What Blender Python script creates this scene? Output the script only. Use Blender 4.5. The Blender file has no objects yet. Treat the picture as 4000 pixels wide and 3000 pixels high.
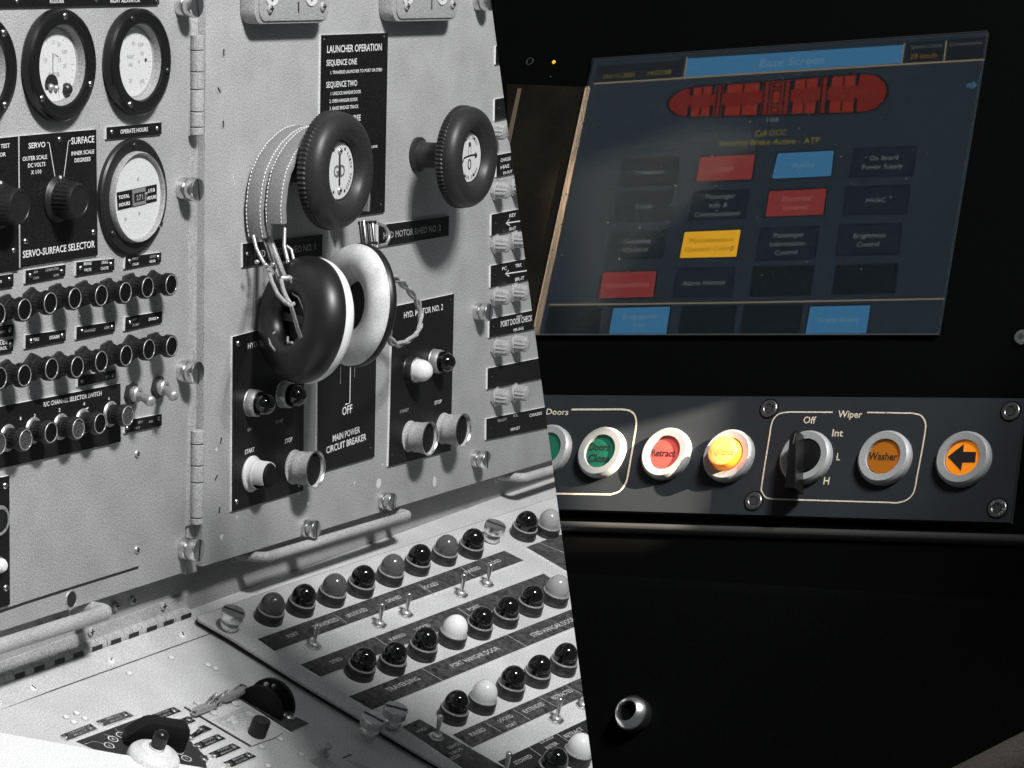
import bpy, bmesh, math, random
from mathutils import Vector, Matrix
random.seed(7)
S = bpy.context.scene
COL = S.collection

# ------------------------------------------------------------------ camera geometry
F = 10700.0                      # focal length in units of the 4000-wide frame
def camray(x, y): return Vector(((x-2000)/F, -(y-1500)/F, -1.0))
Uc = Vector((5400, 1550, -F)).normalized()          # wall's rightward direction, camera coords
Vc = Vector((1300, 67000, F))
Vc = (Vc - Uc*Vc.dot(Uc)).normalized()              # up
Nc = Uc.cross(Vc).normalized()                      # out of the wall
ROT = Matrix((Uc, -Nc, Vc))                         # camera -> world  (X = along wall, Z = up, -Y = out of wall)
D0 = 2.03
CAM = -(ROT @ (camray(1000, 1300)*D0)) + Vector((0, 0, 1.2))
def ray(x, y): return ROT @ camray(x, y)
cam = bpy.data.cameras.new('camera'); camo = bpy.data.objects.new('camera', cam); COL.objects.link(camo)
camo.matrix_world = Matrix.Translation(CAM) @ ROT.to_4x4()
cam.lens = 36*F/4000; cam.sensor_width = 36; cam.clip_start = .02; cam.clip_end = 50
S.camera = camo

class Plane:
    def __init__(s, p, u, n):
        s.p = p; s.n = n.normalized(); s.u = (u - s.n*u.dot(s.n)).normalized(); s.v = s.n.cross(s.u)
    def hit(s, x, y, h=0):
        d = ray(x, y); t = (s.p + s.n*(h*.001) - CAM).dot(s.n)/d.dot(s.n)
        return CAM + d*t
    def fr(s, x, y, h=0, rot=0, sc=1):
        """frame (mm) on the plane whose axis point at height h (mm) is seen at pixel x, y"""
        o = s.hit(x, y, h) - s.n*(h*.001)
        M = Matrix((s.u, s.v, s.n)).transposed().to_4x4()
        return Matrix.Translation(o) @ M @ Matrix.Rotation(math.radians(rot), 4, 'Z') @ Matrix.Scale(.001*sc, 4)
    def mm(s, x, y, h=0):        # mm per pixel (across the line of sight)
        return (s.hit(x, y, h)-CAM).length/F*1000
    def off(s, h): return Plane(s.p + s.n*(h*.001), s.u, s.n)
X, Y, Z = Vector((1, 0, 0)), Vector((0, 1, 0)), Vector((0, 0, 1))
WALL = Plane(Vector((0, 0, 1.2)), X, -Y)             # face of the left instrument panel
DOOR = WALL.off(4)                                   # face of the hinged door
BACK = WALL.off(-16)                                 # recessed cabinet front behind both
def proj(p):
    c = ROT.transposed() @ (p-CAM); return (2000 + F*c.x/-c.z, 1500 - F*c.y/-c.z)
# sloping desk: front-to-back direction seen with slope .606
def slope_of(d, p):
    a = proj(p); b = proj(p + d*.01); return (b[1]-a[1])/(b[0]-a[0])
DK0 = BACK.hit(350, 2525)
lo, hi = 0, 1.2
for i in range(40):
    t = (lo+hi)/2
    if slope_of(-Y*math.cos(t) - Z*math.sin(t), DK0) < .606: lo = t
    else: hi = t
DD = -Y*math.cos(lo) - Z*math.sin(lo)                # towards the operator, down the slope
DESK = Plane(DK0, X, X.cross(-DD))
if DESK.n.z < 0: DESK = Plane(DK0, X, -DESK.n)
RL = ROT @ Vector((7800, 2300, -F)).normalized()
nl = RL.cross(-DD).normalized()
if nl.z < 0: nl = -nl
LP = Plane(DESK.hit(775, 2412, 7), RL, nl)           # face of the raised lamp panel
# the dark console on the right
d1 = ROT @ Vector((-15500, -30, -F)).normalized(); d1 = -d1
d2 = ROT @ Vector((6484, 29697, -F)).normalized()
nk = d1.cross(d2).normalized()
if nk.dot(CAM - (CAM+ray(3000, 1500))) < 0: nk = -nk
KON = Plane(CAM + ray(3756, 1785)*1.36, d1 if d1.dot(ROT @ Vector((1, 0, 0))) > 0 else -d1, nk)

# ------------------------------------------------------------------ world and lamps
w = bpy.data.worlds.new('World'); S.world = w; w.use_nodes = True
w.node_tree.nodes['Background'].inputs[0].default_value = (.9, .95, 1, 1)
w.node_tree.nodes['Background'].inputs[1].default_value = .085
def aim(o, tgt):
    o.rotation_euler = (tgt - o.location).to_track_quat('-Z', 'Y').to_euler()
def spot(name, loc, tgt, watt, size, blend, radius, col=(1, 1, 1)):
    l = bpy.data.lights.new(name, 'SPOT'); l.energy = watt; l.spot_size = math.radians(size); l.spot_blend = blend
    l.shadow_soft_size = radius; l.color = col
    o = bpy.data.objects.new(name, l); COL.objects.link(o); o.location = loc; aim(o, tgt); return o
def area(name, loc, tgt, watt, sx, sy, col=(1, 1, 1)):
    l = bpy.data.lights.new(name, 'AREA'); l.energy = watt; l.shape = 'RECTANGLE'; l.size = sx; l.size_y = sy; l.color = col
    o = bpy.data.objects.new(name, l); COL.objects.link(o); o.location = loc; aim(o, tgt); return o
LC = WALL.hit(1000, 1500) + Vector((-.95, -1.65, 2.0))
LT = WALL.hit(1100, 1900) + Vector((0, -.15, 0))
for dx, dy in ((-.16, .05), (-.04, -.09), (.10, .07), (.18, -.09)):
    spot('ceiling_bulb', LC + Vector((dx, dy, .02*dx)), LT, 106, 100, .4, .075)
area('room_light', LC + Vector((.1, -.2, .1)), LT, 6, 1.6, 1.2)
area('console_fill', CAM + ROT @ Vector((-.1, 1.0, .1)), KON.hit(3200, 1700), .4, .4, .4, (.86, .93, 1))  # unseen fill lamp added to brighten the console
PATCH = KON.hit(2480, 1500)
SUN = PATCH + ROT @ Vector((.70, .42, .58)).normalized()*2.6
spot('sun_beam', SUN, PATCH, 4300, 6.8, .05, .011, (1, .86, .68))
S.view_settings.view_transform = 'Standard'; S.view_settings.look = 'None'
S.view_settings.exposure = 0; S.view_settings.gamma = 1; S.view_settings.use_curve_mapping = False
S.render.engine = 'CYCLES'

# ------------------------------------------------------------------ materials
MATS = {}
def mat(name, col, rough=.5, metal=0, grain=0, spec=.5, blot=0, emit=None, es=1, coat=0, bump=0, trans=0, gs=1.0, scratch=0, bs=.03, ior=1.45):
    if name in MATS: return MATS[name]
    m = bpy.data.materials.new(name); m.use_nodes = True; nt = m.node_tree; b = nt.nodes['Principled BSDF']
    if not hasattr(col, '__len__'): col = (col, col, col)
    b.inputs['Base Color'].default_value = (*col, 1); b.inputs['Roughness'].default_value = rough
    b.inputs['Metallic'].default_value = metal; b.inputs['Specular IOR Level'].default_value = spec
    b.inputs['Coat Weight'].default_value = coat; b.inputs['Coat Roughness'].default_value = .08
    b.inputs['Transmission Weight'].default_value = trans; b.inputs['IOR'].default_value = ior
    if emit: b.inputs['Emission Color'].default_value = (*emit, 1); b.inputs['Emission Strength'].default_value = es
    if grain or blot or bump or scratch:
        tc = nt.nodes.new('ShaderNodeTexCoord'); src = None
        def noise(scale, lo, hi, detail=1.5, f=.3):
            n = nt.nodes.new('ShaderNodeTexNoise'); n.inputs['Scale'].default_value = scale; n.inputs['Detail'].default_value = detail
            nt.links.new(tc.outputs['Object'], n.inputs['Vector'])
            r = nt.nodes.new('ShaderNodeMapRange'); r.inputs['From Min'].default_value = f; r.inputs['From Max'].default_value = 1-f
            r.inputs['To Min'].default_value = lo; r.inputs['To Max'].default_value = hi; r.clamp = True
            nt.links.new(n.outputs['Fac'], r.inputs['Value']); return r.outputs['Result'], n
        fac = None
        def mul(a, c):
            if a is None: return c
            k = nt.nodes.new('ShaderNodeMath'); k.operation = 'MULTIPLY'; nt.links.new(a, k.inputs[0]); nt.links.new(c, k.inputs[1]); return k.outputs[0]
        if grain: fac = mul(fac, noise(gs, 1-grain, 1+grain, 2, .37)[0])
        if blot: fac = mul(fac, noise(bs, 1-blot, 1+blot*.6, 4)[0])
        if scratch:
            n = nt.nodes.new('ShaderNodeTexNoise'); n.inputs['Scale'].default_value = .12; n.inputs['Detail'].default_value = 9; n.inputs['Roughness'].default_value = .75
            nt.links.new(tc.outputs['Object'], n.inputs['Vector'])
            r = nt.nodes.new('ShaderNodeMapRange'); r.inputs['From Min'].default_value = .67; r.inputs['From Max'].default_value = .70
            r.inputs['To Min'].default_value = 1; r.inputs['To Max'].default_value = scratch
            nt.links.new(n.outputs['Fac'], r.inputs['Value']); fac = mul(fac, r.outputs['Result'])
        if fac is not None:
            v = nt.nodes.new('ShaderNodeVectorMath'); v.operation = 'SCALE'; v.inputs[0].default_value = col
            nt.links.new(fac, v.inputs['Scale']); nt.links.new(v.outputs[0], b.inputs['Base Color'])
        if bump:
            r, n = noise(1.6, 0, 1, 3); bp = nt.nodes.new('ShaderNodeBump'); bp.inputs['Strength'].default_value = bump; bp.inputs['Distance'].default_value = .0002
            nt.links.new(n.outputs['Fac'], bp.inputs['Height']); nt.links.new(bp.outputs['Normal'], b.inputs['Normal'])
    MATS[name] = m; return m
G = .30
PAINT = mat('grey_paint', .375, .55, grain=G, blot=.12, scratch=1.3)
DESKP = mat('desk_paint_lightened', .50, .5, grain=.26, blot=.10, scratch=.75)  # lighter than the wall paint, partly standing in for light on the slope
LAMPP = mat('lamp_paint_lightened', .48, .5, grain=.28, blot=.12, scratch=.75)  # lamp panel tone raised too, some of the light put into the colour
RECESS = mat('recess_paint', .32, .6, grain=G, blot=.14)
BLACKL = mat('black_laminate', .010, .45, grain=.5, spec=.25)
GREYL = mat('worn_laminate', .055, .5, grain=.5, blot=.6, spec=.3, bs=.22)
WHITE = mat('white_core', .8, .5, grain=.15)
LETTER = mat('engraved_white', .78, .6, grain=.15)
LETTERD = mat('engraved_dull', .34, .6, grain=.4)
DARKINK = mat('dark_ink', .02, .6)
BAKE = mat('black_bakelite', .010, .28, grain=.3, spec=.5)
BAKEM = mat('dark_plastic', .013, .42, grain=.4)
RUBBER = mat('dark_rubber', .024, .45, grain=.35)
DIAL = mat('dial_white', .62, .5, grain=.12)
GREYIN = mat('bezel_inner', .30, .5, grain=.3)
CHROME = mat('bright_metal', .72, .28, 1, grain=.2)
STEEL = mat('dull_steel', .5, .45, .7, grain=.3)
ALU = mat('painted_collar', .42, .45, grain=.3, spec=.6)
DARKM = mat('dark_metal', .05, .35, .6, grain=.3)
DOMEB = mat('black_lens', .004, .07, spec=.7, coat=.4)
DOMEG = mat('smoky_lens', .085, .16, spec=.6, grain=.1, coat=.3)
DOMEW = mat('milky_lens', .74, .2, grain=.08, coat=.3)
DOMEL = mat('pale_grey_lens', .30, .12, spec=.7, coat=.5)
CLEAR = mat('clear_plastic', .45, .15, spec=.8, grain=.3, trans=.25)
CLOTH = mat('pale_webbing', .20, .8, grain=.2)
STITCH = mat('white_thread', .8, .7)
LEATH = mat('dark_earshell', .010, .40, grain=.3, spec=.6)
CUSH = mat('pale_cushion', .66, .55, grain=.12, blot=.25, bump=.2, bs=.06)
SHEET = mat('white_sheet', .66, .6, grain=.14)

# ------------------------------------------------------------------ mesh builder (all lengths in mm)
class MB:
    def __init__(s): s.b = bmesh.new(); s.mats = []
    def mi(s, m):
        if m not in s.mats: s.mats.append(m)
        return s.mats.index(m)
    def faces(s, verts, faces, m=None, M=None):
        i = s.mi(m) if m else 0
        vs = [s.b.verts.new(M @ Vector(v) if M else Vector(v)) for v in verts]
        for f in faces:
            try: s.b.faces.new([vs[k] for k in f]).material_index = i
            except ValueError: pass
        return s
    def lathe(s, prof, seg=36, m=None, M=None, a0=0, a1=360, flute=None):
        n = len(prof); full = abs(a1-a0) >= 360; cnt = seg if full else seg+1
        vs = []
        for k in range(cnt):
            a = math.radians(a0 + (a1-a0)*k/seg); c, q = math.cos(a), math.sin(a)
            for j, (r, z) in enumerate(prof):
                rr = r
                if flute and flute[1] <= j <= flute[2]: rr = r*(1 + flute[0]*(1 if k % 2 else -1))
                vs.append((rr*c, rr*q, z))
        fs = []
        for k in range(seg):
            k2 = (k+1) % cnt
            for j in range(n-1):
                r0, r1 = prof[j][0], prof[j+1][0]
                if r0 < 1e-6 and r1 < 1e-6: continue
                q = [k*n+j, k2*n+j, k2*n+j+1, k*n+j+1]
                if r0 < 1e-6: q = [k*n+j, k2*n+j+1, k*n+j+1]
                elif r1 < 1e-6: q = [k*n+j, k2*n+j, k*n+j+1]
                fs.append(q)
        return s.faces(vs, fs, m, M)
    def prism(s, pts, z0, z1, m=None, mt=None, M=None, top=None):
        n = len(pts); a = sum(pts[k][0]*pts[(k+1) % n][1]-pts[(k+1) % n][0]*pts[k][1] for k in range(n))
        if a < 0: pts = pts[::-1]; top = top[::-1] if top else None
        tp = top or pts
        vs = [(x, y, z0) for x, y in pts] + [(x, y, z1) for x, y in tp]
        s.faces(vs, [tuple(range(n))[::-1]] + [(k, (k+1) % n, n+(k+1) % n, n+k) for k in range(n)], m, M)
        s.faces([(x, y, z1) for x, y in tp], [tuple(range(n))], mt or m, M)
        return s
    def box(s, x0, x1, y0, y1, z0, z1, m=None, M=None, mt=None):
        return s.prism([(x0, y0), (x1, y0), (x1, y1), (x0, y1)], z0, z1, m, mt, M)
    def tube(s, pts, r, seg=10, m=None, M=None):
        pts = [Vector(p) for p in pts]; n = len(pts); rs = r if hasattr(r, '__len__') else [r]*n
        t0 = (pts[1]-pts[0]).normalized(); up = Vector((0, 0, 1)) if abs(t0.z) < .9 else Vector((1, 0, 0))
        vs = []; 
        for k, p in enumerate(pts):
            t = (pts[min(k+1, n-1)] - pts[max(k-1, 0)]).normalized()
            a = (up - t*up.dot(t)).normalized(); b = t.cross(a); up = a
            for j in range(seg):
                g = 2*math.pi*j/seg; vs.append(p + (a*math.cos(g)+b*math.sin(g))*rs[k])
        fs = [(k*seg+j, k*seg+(j+1) % seg, (k+1)*seg+(j+1) % seg, (k+1)*seg+j) for k in range(n-1) for j in range(seg)]
        fs += [tuple(range(seg))[::-1], tuple((n-1)*seg+j for j in range(seg))]
        return s.faces(vs, fs, m, M)
    def ball(s, c, r, m=None, sx=1, sy=1, sz=1, M=None):
        q = 12; prof = [(r*math.sin(math.pi*k/q) if 0 < k < q else 0, -r*math.cos(math.pi*k/q)) for k in range(q+1)]
        T = Matrix.Translation(Vector(c)) @ Matrix.Diagonal((sx, sy, sz, 1))
        return s.lathe(prof, 20, m, (M @ T) if M else T)
    def ribbon(s, pts, wd, z, m=None, closed=False):
        pts = [Vector((p[0], p[1])) for p in pts]; n = len(pts); vs = []
        for k in range(n):
            a = pts[(k-1) % n] if closed or k else pts[0]; c = pts[(k+1) % n] if closed or k < n-1 else pts[-1]
            t = (c-a).normalized(); o = Vector((-t.y, t.x))*wd/2
            vs += [(*(pts[k]+o), z), (*(pts[k]-o), z)]
        return s.faces(vs, [(2*k, 2*k+1, 2*((k+1) % n)+1, 2*((k+1) % n)) for k in range(n if closed else n-1)], m)
    def text(s, txt, cx, cy, wd, ht, z, m=None, ang=0, bold=.012, ydir=None, M=None):
        cu = bpy.data.curves.new('t', 'FONT'); cu.body = txt; cu.resolution_u = 2; cu.offset = bold
        o = bpy.data.objects.new('t', cu); COL.objects.link(o)
        dg = bpy.context.evaluated_depsgraph_get(); dg.update(); me = o.evaluated_get(dg).to_mesh()
        vs = [v.co.copy() for v in me.vertices]; fs = [tuple(p.vertices) for p in me.polygons]
        o.evaluated_get(dg).to_mesh_clear(); bpy.data.objects.remove(o); bpy.data.curves.remove(cu)
        if not vs: return s
        x0 = min(v.x for v in vs); x1 = max(v.x for v in vs); y0 = 0; y1 = .73
        a = math.radians(ang); ex = Vector((math.cos(a), math.sin(a))); ey = Vector(ydir).normalized() if ydir else Vector((-ex.y, ex.x))
        k = wd/(x1-x0)
        out = []
        for v in vs:
            p = Vector((cx, cy)) + ex*((v.x-(x0+x1)/2)*k) + ey*((v.y-.365)/.73*ht); out.append((p.x, p.y, z))
        return s.faces(out, fs, m, M)
    def bisect(s, co, no):
        g = s.b.verts[:]+s.b.edges[:]+s.b.faces[:]
        r = bmesh.ops.bisect_plane(s.b, geom=g, plane_co=co, plane_no=no, clear_inner=True)
        ed = [e for e in r['geom_cut'] if isinstance(e, bmesh.types.BMEdge)]
        try: bmesh.ops.holes_fill(s.b, edges=ed)
        except Exception: pass
        return s
    def build(s, name, parent=None, m=None, smooth=30, M=None, bevel=0):
        if m and not s.mats: s.mats.append(m)
        bmesh.ops.remove_doubles(s.b, verts=s.b.verts, dist=1e-4)
        if bevel:
            ed = [e for e in s.b.edges if len(e.link_faces) == 2 and e.calc_face_angle(0) > .6]
            bmesh.ops.bevel(s.b, geom=ed, offset=bevel, segments=2, profile=.6, affect='EDGES')
        me = bpy.data.meshes.new(name); s.b.to_mesh(me); s.b.free()
        for k in s.mats: me.materials.append(k)
        if smooth:
            me.polygons.foreach_set('use_smooth', [True]*len(me.polygons)); me.set_sharp_from_angle(angle=math.radians(smooth))
        o = bpy.data.objects.new(name, me); COL.objects.link(o)
        if parent: o.parent = parent
        if M: o.matrix_world = M
        return o

def thing(name, label, cat, M, group=None, kind=None):
    o = bpy.data.objects.new(name, None); COL.objects.link(o); o.empty_display_size = 10; o.matrix_world = M
    o['label'] = label; o['category'] = cat
    if group: o['group'] = group
    if kind: o['kind'] = kind
    return o
def dup(src, M, label=None, group=None):
    def rec(o, par):
        c = o.copy(); COL.objects.link(c); c.parent = par
        for k in list(o.children): rec(k, c)
        return c
    r = rec(src, None); r.matrix_world = M
    if label: r['label'] = label
    if group: r['group'] = group
    return r
def setmat(o, name, m):
    """give one copied part its own material"""
    for c in o.children:
        if c.name.split('.')[0] == name:
            c.data = c.data.copy(); c.data.materials.clear(); c.data.materials.append(m)
ORD = ['', 'first', 'second', 'third', 'fourth', 'fifth', 'sixth', 'seventh', 'eighth', 'ninth', 'tenth']
def L2(M, p):                    # world point -> frame (mm)
    q = M.inverted() @ p; return q
def quad_local(pl, M, quad, h=0): return [tuple(L2(M, pl.hit(x, y, h)).xy) for x, y in quad]

def screw_mb(r, mb=None, M=None, cross=True, m=None, ang=0, slot=False, hh=.55):
    mb = mb or MB(); m = m or CHROME
    T = (M or Matrix.Identity(4)) @ Matrix.Rotation(math.radians(ang), 4, 'Z')
    mb.lathe([(r, 0), (r, .25*r*hh*2), (r*.8, .6*r*hh*1.6), (r*.4, r*hh*1.1), (0, r*hh*1.2)], 18, m, T)
    z = r*hh*1.12
    if cross or slot: mb.box(-r*.62, r*.62, -r*.13, r*.13, z*.6, z+.12*r, DARKINK, T)
    if cross: mb.box(-r*.13, r*.13, -r*.62, r*.62, z*.6, z+.13*r, DARKINK, T)
    return mb

def plate(pl, quad, label, texts=(), screws=(), t=1.6, face=None, edge=None, lines=(), name='label_plate', cat='label plate', group=None, tm=None, sr=9, h0=0, smat=None, ribs=()):
    """engraved laminate plate from its four visible corners (TL,TR,BR,BL); texts: (string,cx,cy,w,h[,mat])"""
    cx = sum(q[0] for q in quad)/4; cy = sum(q[1] for q in quad)/4
    M = pl.fr(cx, cy, 0); T = thing(name, label, cat, M, group)
    q = quad_local(pl, M, quad, t)
    MB().prism(q, h0, t, edge or WHITE, face or BLACKL).build('plate_body', T, smooth=0)
    ex = (Vector(q[1])-Vector(q[0])).normalized(); ang = math.degrees(math.atan2(ex.y, ex.x))
    ey = (Vector(q[0])-Vector(q[3])).normalized()
    if texts or lines:
        mb = MB()
        for tx in texts:
            s_, x, y, wd, ht = tx[:5]; m = tx[5] if len(tx) > 5 else (tm or LETTER)
            c = L2(M, pl.hit(x, y, t))
            # pixels per mm along the text direction and across it
            def ppm(d):
                a = proj(M @ Vector((c.x, c.y, t))); b = proj(M @ Vector((c.x+d.x, c.y+d.y, t))); return math.hypot(b[0]-a[0], b[1]-a[1])
            mb.text(s_, c.x, c.y, wd/ppm(ex), ht/ppm(ey), t+.12, m, ang, ydir=ey)
        for ln in lines:
            pts = [tuple(L2(M, pl.hit(x, y, t)).xy) for x, y in ln[0]]; mb.ribbon(pts, ln[1], t+.12, ln[2] if len(ln) > 2 else (tm or LETTER))
        mb.build('lettering', T, smooth=0)
    for k, sc in enumerate(screws):
        x, y = sc[:2]; r = (sc[2] if len(sc) > 2 else sr)*pl.mm(x, y)
        c = L2(M, pl.hit(x, y, t+.6))
        screw_mb(r, M=Matrix.Translation((c.x, c.y, t)), ang=random.uniform(0, 90), m=smat).build('screw', T)
    return T

# ================================================================== left: cabinet, panel, door
def px_prism(pl, M, pts, z0, z1, m, mt=None, bevel=0, name='body', parent=None):
    q = [tuple(L2(M, pl.hit(x, y)).xy) for x, y in pts]
    return MB().prism(q, z0, z1, m, mt).build(name, parent, smooth=30, bevel=bevel)
M = BACK.fr(1000, 2300)
cab = thing('cabinet', 'recessed grey cabinet front behind the instrument panel and hinged door', 'cabinet', M)
px_prism(BACK, M, [(-700, -500), (3200, -500), (3200, 2150), (-700, 2985)], -30, 0, RECESS, name='front_sheet', parent=cab)
px_prism(WALL.off(-2.5), M, [(742, -500), (774, -500), (770, 2232), (728, 2245)], 6, 13.5, PAINT, bevel=.3, name='door_post', parent=cab)
M = WALL.fr(300, 1300)
pan = thing('instrument_board', 'grey painted steel panel carrying round gauges and rows of fuse holders', 'instrument panel', M)
px_prism(WALL, M, [(-700, -500), (739, -500), (734, 1700), (720, 2236), (-700, 2690)], -9, 0, PAINT, bevel=.5, name='panel_sheet', parent=pan)
def panel_bits(T, pl, M, lst, r, m=None, cross=True, slot=False, hh=.55, name='screw', gap=False):
    for it in lst:
        x, y = it[:2]; ang = it[2] if len(it) > 2 else random.uniform(0, 90)
        c = L2(M, pl.hit(x, y))
        screw_mb(r*pl.mm(x, y), M=Matrix.Translation((c.x, c.y, c.z)), ang=ang, m=m, cross=cross, slot=slot, hh=hh, mb=(MB().lathe([(r*pl.mm(x, y)*1.16, .06), (r*pl.mm(x, y)*.9, .07)], 18, DARKM, Matrix.Translation((c.x, c.y, c.z))) if gap else None)).build(name, T)  # gap adds a dark ring painted in for the shadow round each head
panel_bits(pan, WALL, M, [(533, 1772), (533, 2147)], 15, STEEL)
panel_bits(pan, WALL, M, [(112, 1271), (239, 1250), (313, 1237), (427, 1217), (501, 1203), (611, 1189), (36, 2050-500), (116, 1530), (239, 1508)], 8, STEEL, cross=False, slot=True)
g = [tuple(L2(M, WALL.hit(x, y)).xy) for x, y in ((-30, 2400), (100, 2355), (300, 2291), (541, 2216))]
MB().ribbon(g, 2.0, .06, DARKINK).build('slit', pan, smooth=0)
c = L2(M, WALL.hit(279, 2342))
MB().lathe([(7.2, 0), (6.6, .5), (5.6, .4), (5.4, .1)], 24, STEEL, Matrix.Translation(c)).lathe([(5.4, .1), (0, .1)], 24, DARKINK, Matrix.Translation(c)).build('eyelet_hole', pan)

M = DOOR.fr(1300, 1200)
door = thing('hinged_cover', 'grey steel cabinet door on hinges carrying pump switches and handwheels', 'cabinet door', M)
px_prism(DOOR, M, [(807, -500), (3200, -500), (3200, 1485), (1800, 1905), (793, 2213)], -13, 0, PAINT, bevel=.6, name='door_sheet', parent=door)
panel_bits(door, DOOR, M, [(872, 205, 90), (854, 351, 135), (870, 484, 90), (861, 1721, 60), (843, 1865, 45), (855, 1992, 80)], 20, PAINT, cross=False, slot=True, hh=.06)
def chips(T, pl, M, lst, m):
    for x, y, a, b in lst:
        c = L2(M, pl.hit(x, y)); k = pl.mm(x, y)
        MB().prism([(c.x+a*k*math.cos(t)*random.uniform(.7, 1.1)*1.7, c.y+b*k*math.sin(t)*random.uniform(.7, 1.1)) for t in [i*math.pi/4 for i in range(8)]], 0, .06, m).build('paint_chip', T, smooth=0)
chips(door, DOOR, M, [(866, 2098, 9, 14), (1478, 1888, 14, 22), (1697, 1883, 10, 24), (845, 1755, 5, 8), (926, 2020, 4, 8), (1203, 1967, 6, 9), (1167, 1928, 8, 5), (1385, 1885, 5, 8), (911, 690, 2, 14), (917, 715, 2, 10), (1494, 1815, 4, 5)], mat('bare_primer', .62, .6, grain=.2))

# hinges in the column between panel and door
def hinge(y0, y1, knuckles, label):
    M = DOOR.fr(782, (y0+y1)/2, 1); T = thing('hinge', label, 'hinge', M, 'hinges of the cabinet door')
    ys = [y0]+list(knuckles)+[y1]
    for k in range(len(ys)-1):
        a = L2(M, DOOR.hit(782, ys[k]+2, 1)); b = L2(M, DOOR.hit(782, ys[k+1]-2, 1))
        MB().lathe([(0, b.y), (4.6, b.y), (5, b.y+.4), (5, a.y-.4), (4.6, a.y), (0, a.y)], 20, PAINT, Matrix.Translation((a.x, 0, -1.5)) @ Matrix.Rotation(math.radians(-90), 4, 'X') @ Matrix.Scale(-1, 4, (0, 0, 1))).build('knuckle', T)
    a = L2(M, DOOR.hit(782, y0, 1)); b = L2(M, DOOR.hit(782, y1, 1))
    MB().box(-13, -4, b.y, a.y, -8, -4.5, PAINT).build('leaf', T, bevel=.3)
hinge(137, 531, (170, 231, 318, 387, 470), 'grey painted barrel hinge at the top of the door edge')
hinge(1681, 2050, (1708, 1847, 1912, 1995), 'grey painted barrel hinge at the foot of the door edge')

# thumbscrews
def thumb_make(M, label, group, r=8, ln=14, m=None):
    T = thing('thumbscrew', label, 'thumbscrew', M, group); m = m or CHROME
    MB().lathe([(r*.98, 0), (r*1.0, ln*.18), (r*.92, ln*.36), (r*.72, ln*.40), (r*.70, ln*.5)], 32, m).build('collar', T)
    mb = MB().lathe([(r*.7, ln*.5), (r*.98, ln*.52), (r*1.02, ln*.6), (r*1.02, ln*.9), (r*.95, ln*.98), (r*.85, ln), (0, ln)], 40, m, flute=(.012, 2, 3))
    mb.box(-r*.11, r*.11, -r*.95, r*.95, ln*.86, ln+.12, DARKINK)
    mb.build('head', T); return T
gthumb = 'slotted thumbscrews on the cabinet front'
t0 = None
for x, y, h, r, pl, lb in [
    (772, 20, 14, 8.6, WALL, 'silver slotted thumbscrew beside the door edge, above the upper hinge'),
    (776, 741, 14, 8.2, WALL, 'silver slotted thumbscrew beside the white hours meter'),
    (776, 1456, 14, 8.2, WALL, 'silver slotted thumbscrew beside the two toggle switches'),
    (780, 2150, 14, 8.2, WALL, 'silver slotted thumbscrew at the bottom corner below the lower hinge'),
    (1238, 2068, 11, 7.0, DOOR, 'silver thumbscrew on the bottom door edge above the left half of the slim handle'),
    (1537, 1960, 11, 7.0, DOOR, 'silver thumbscrew on the bottom door edge at the right end of the slim handle'),
    (1913, 1220, 13, 7.5, DOOR, 'silver thumbscrew left of the plate reading PORT DOOR CHECK'),
    (1905, 1797, 13, 7.5, DOOR, 'silver thumbscrew under the right-hand stop button on the door'),
    (1917, 6, 13, 8, DOOR, 'thumbscrew at the very top of the door beside the dark console')]:
    M = pl.fr(x, y, h) @ Matrix.Rotation(math.radians(random.uniform(-12, 12)), 4, 'Z')
    Ms = M @ Matrix.Diagonal((r/8, r/8, h/14, 1))
    if t0 is None: t0 = thumb_make(Ms, lb, gthumb)
    else: dup(t0, Ms, lb)

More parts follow.
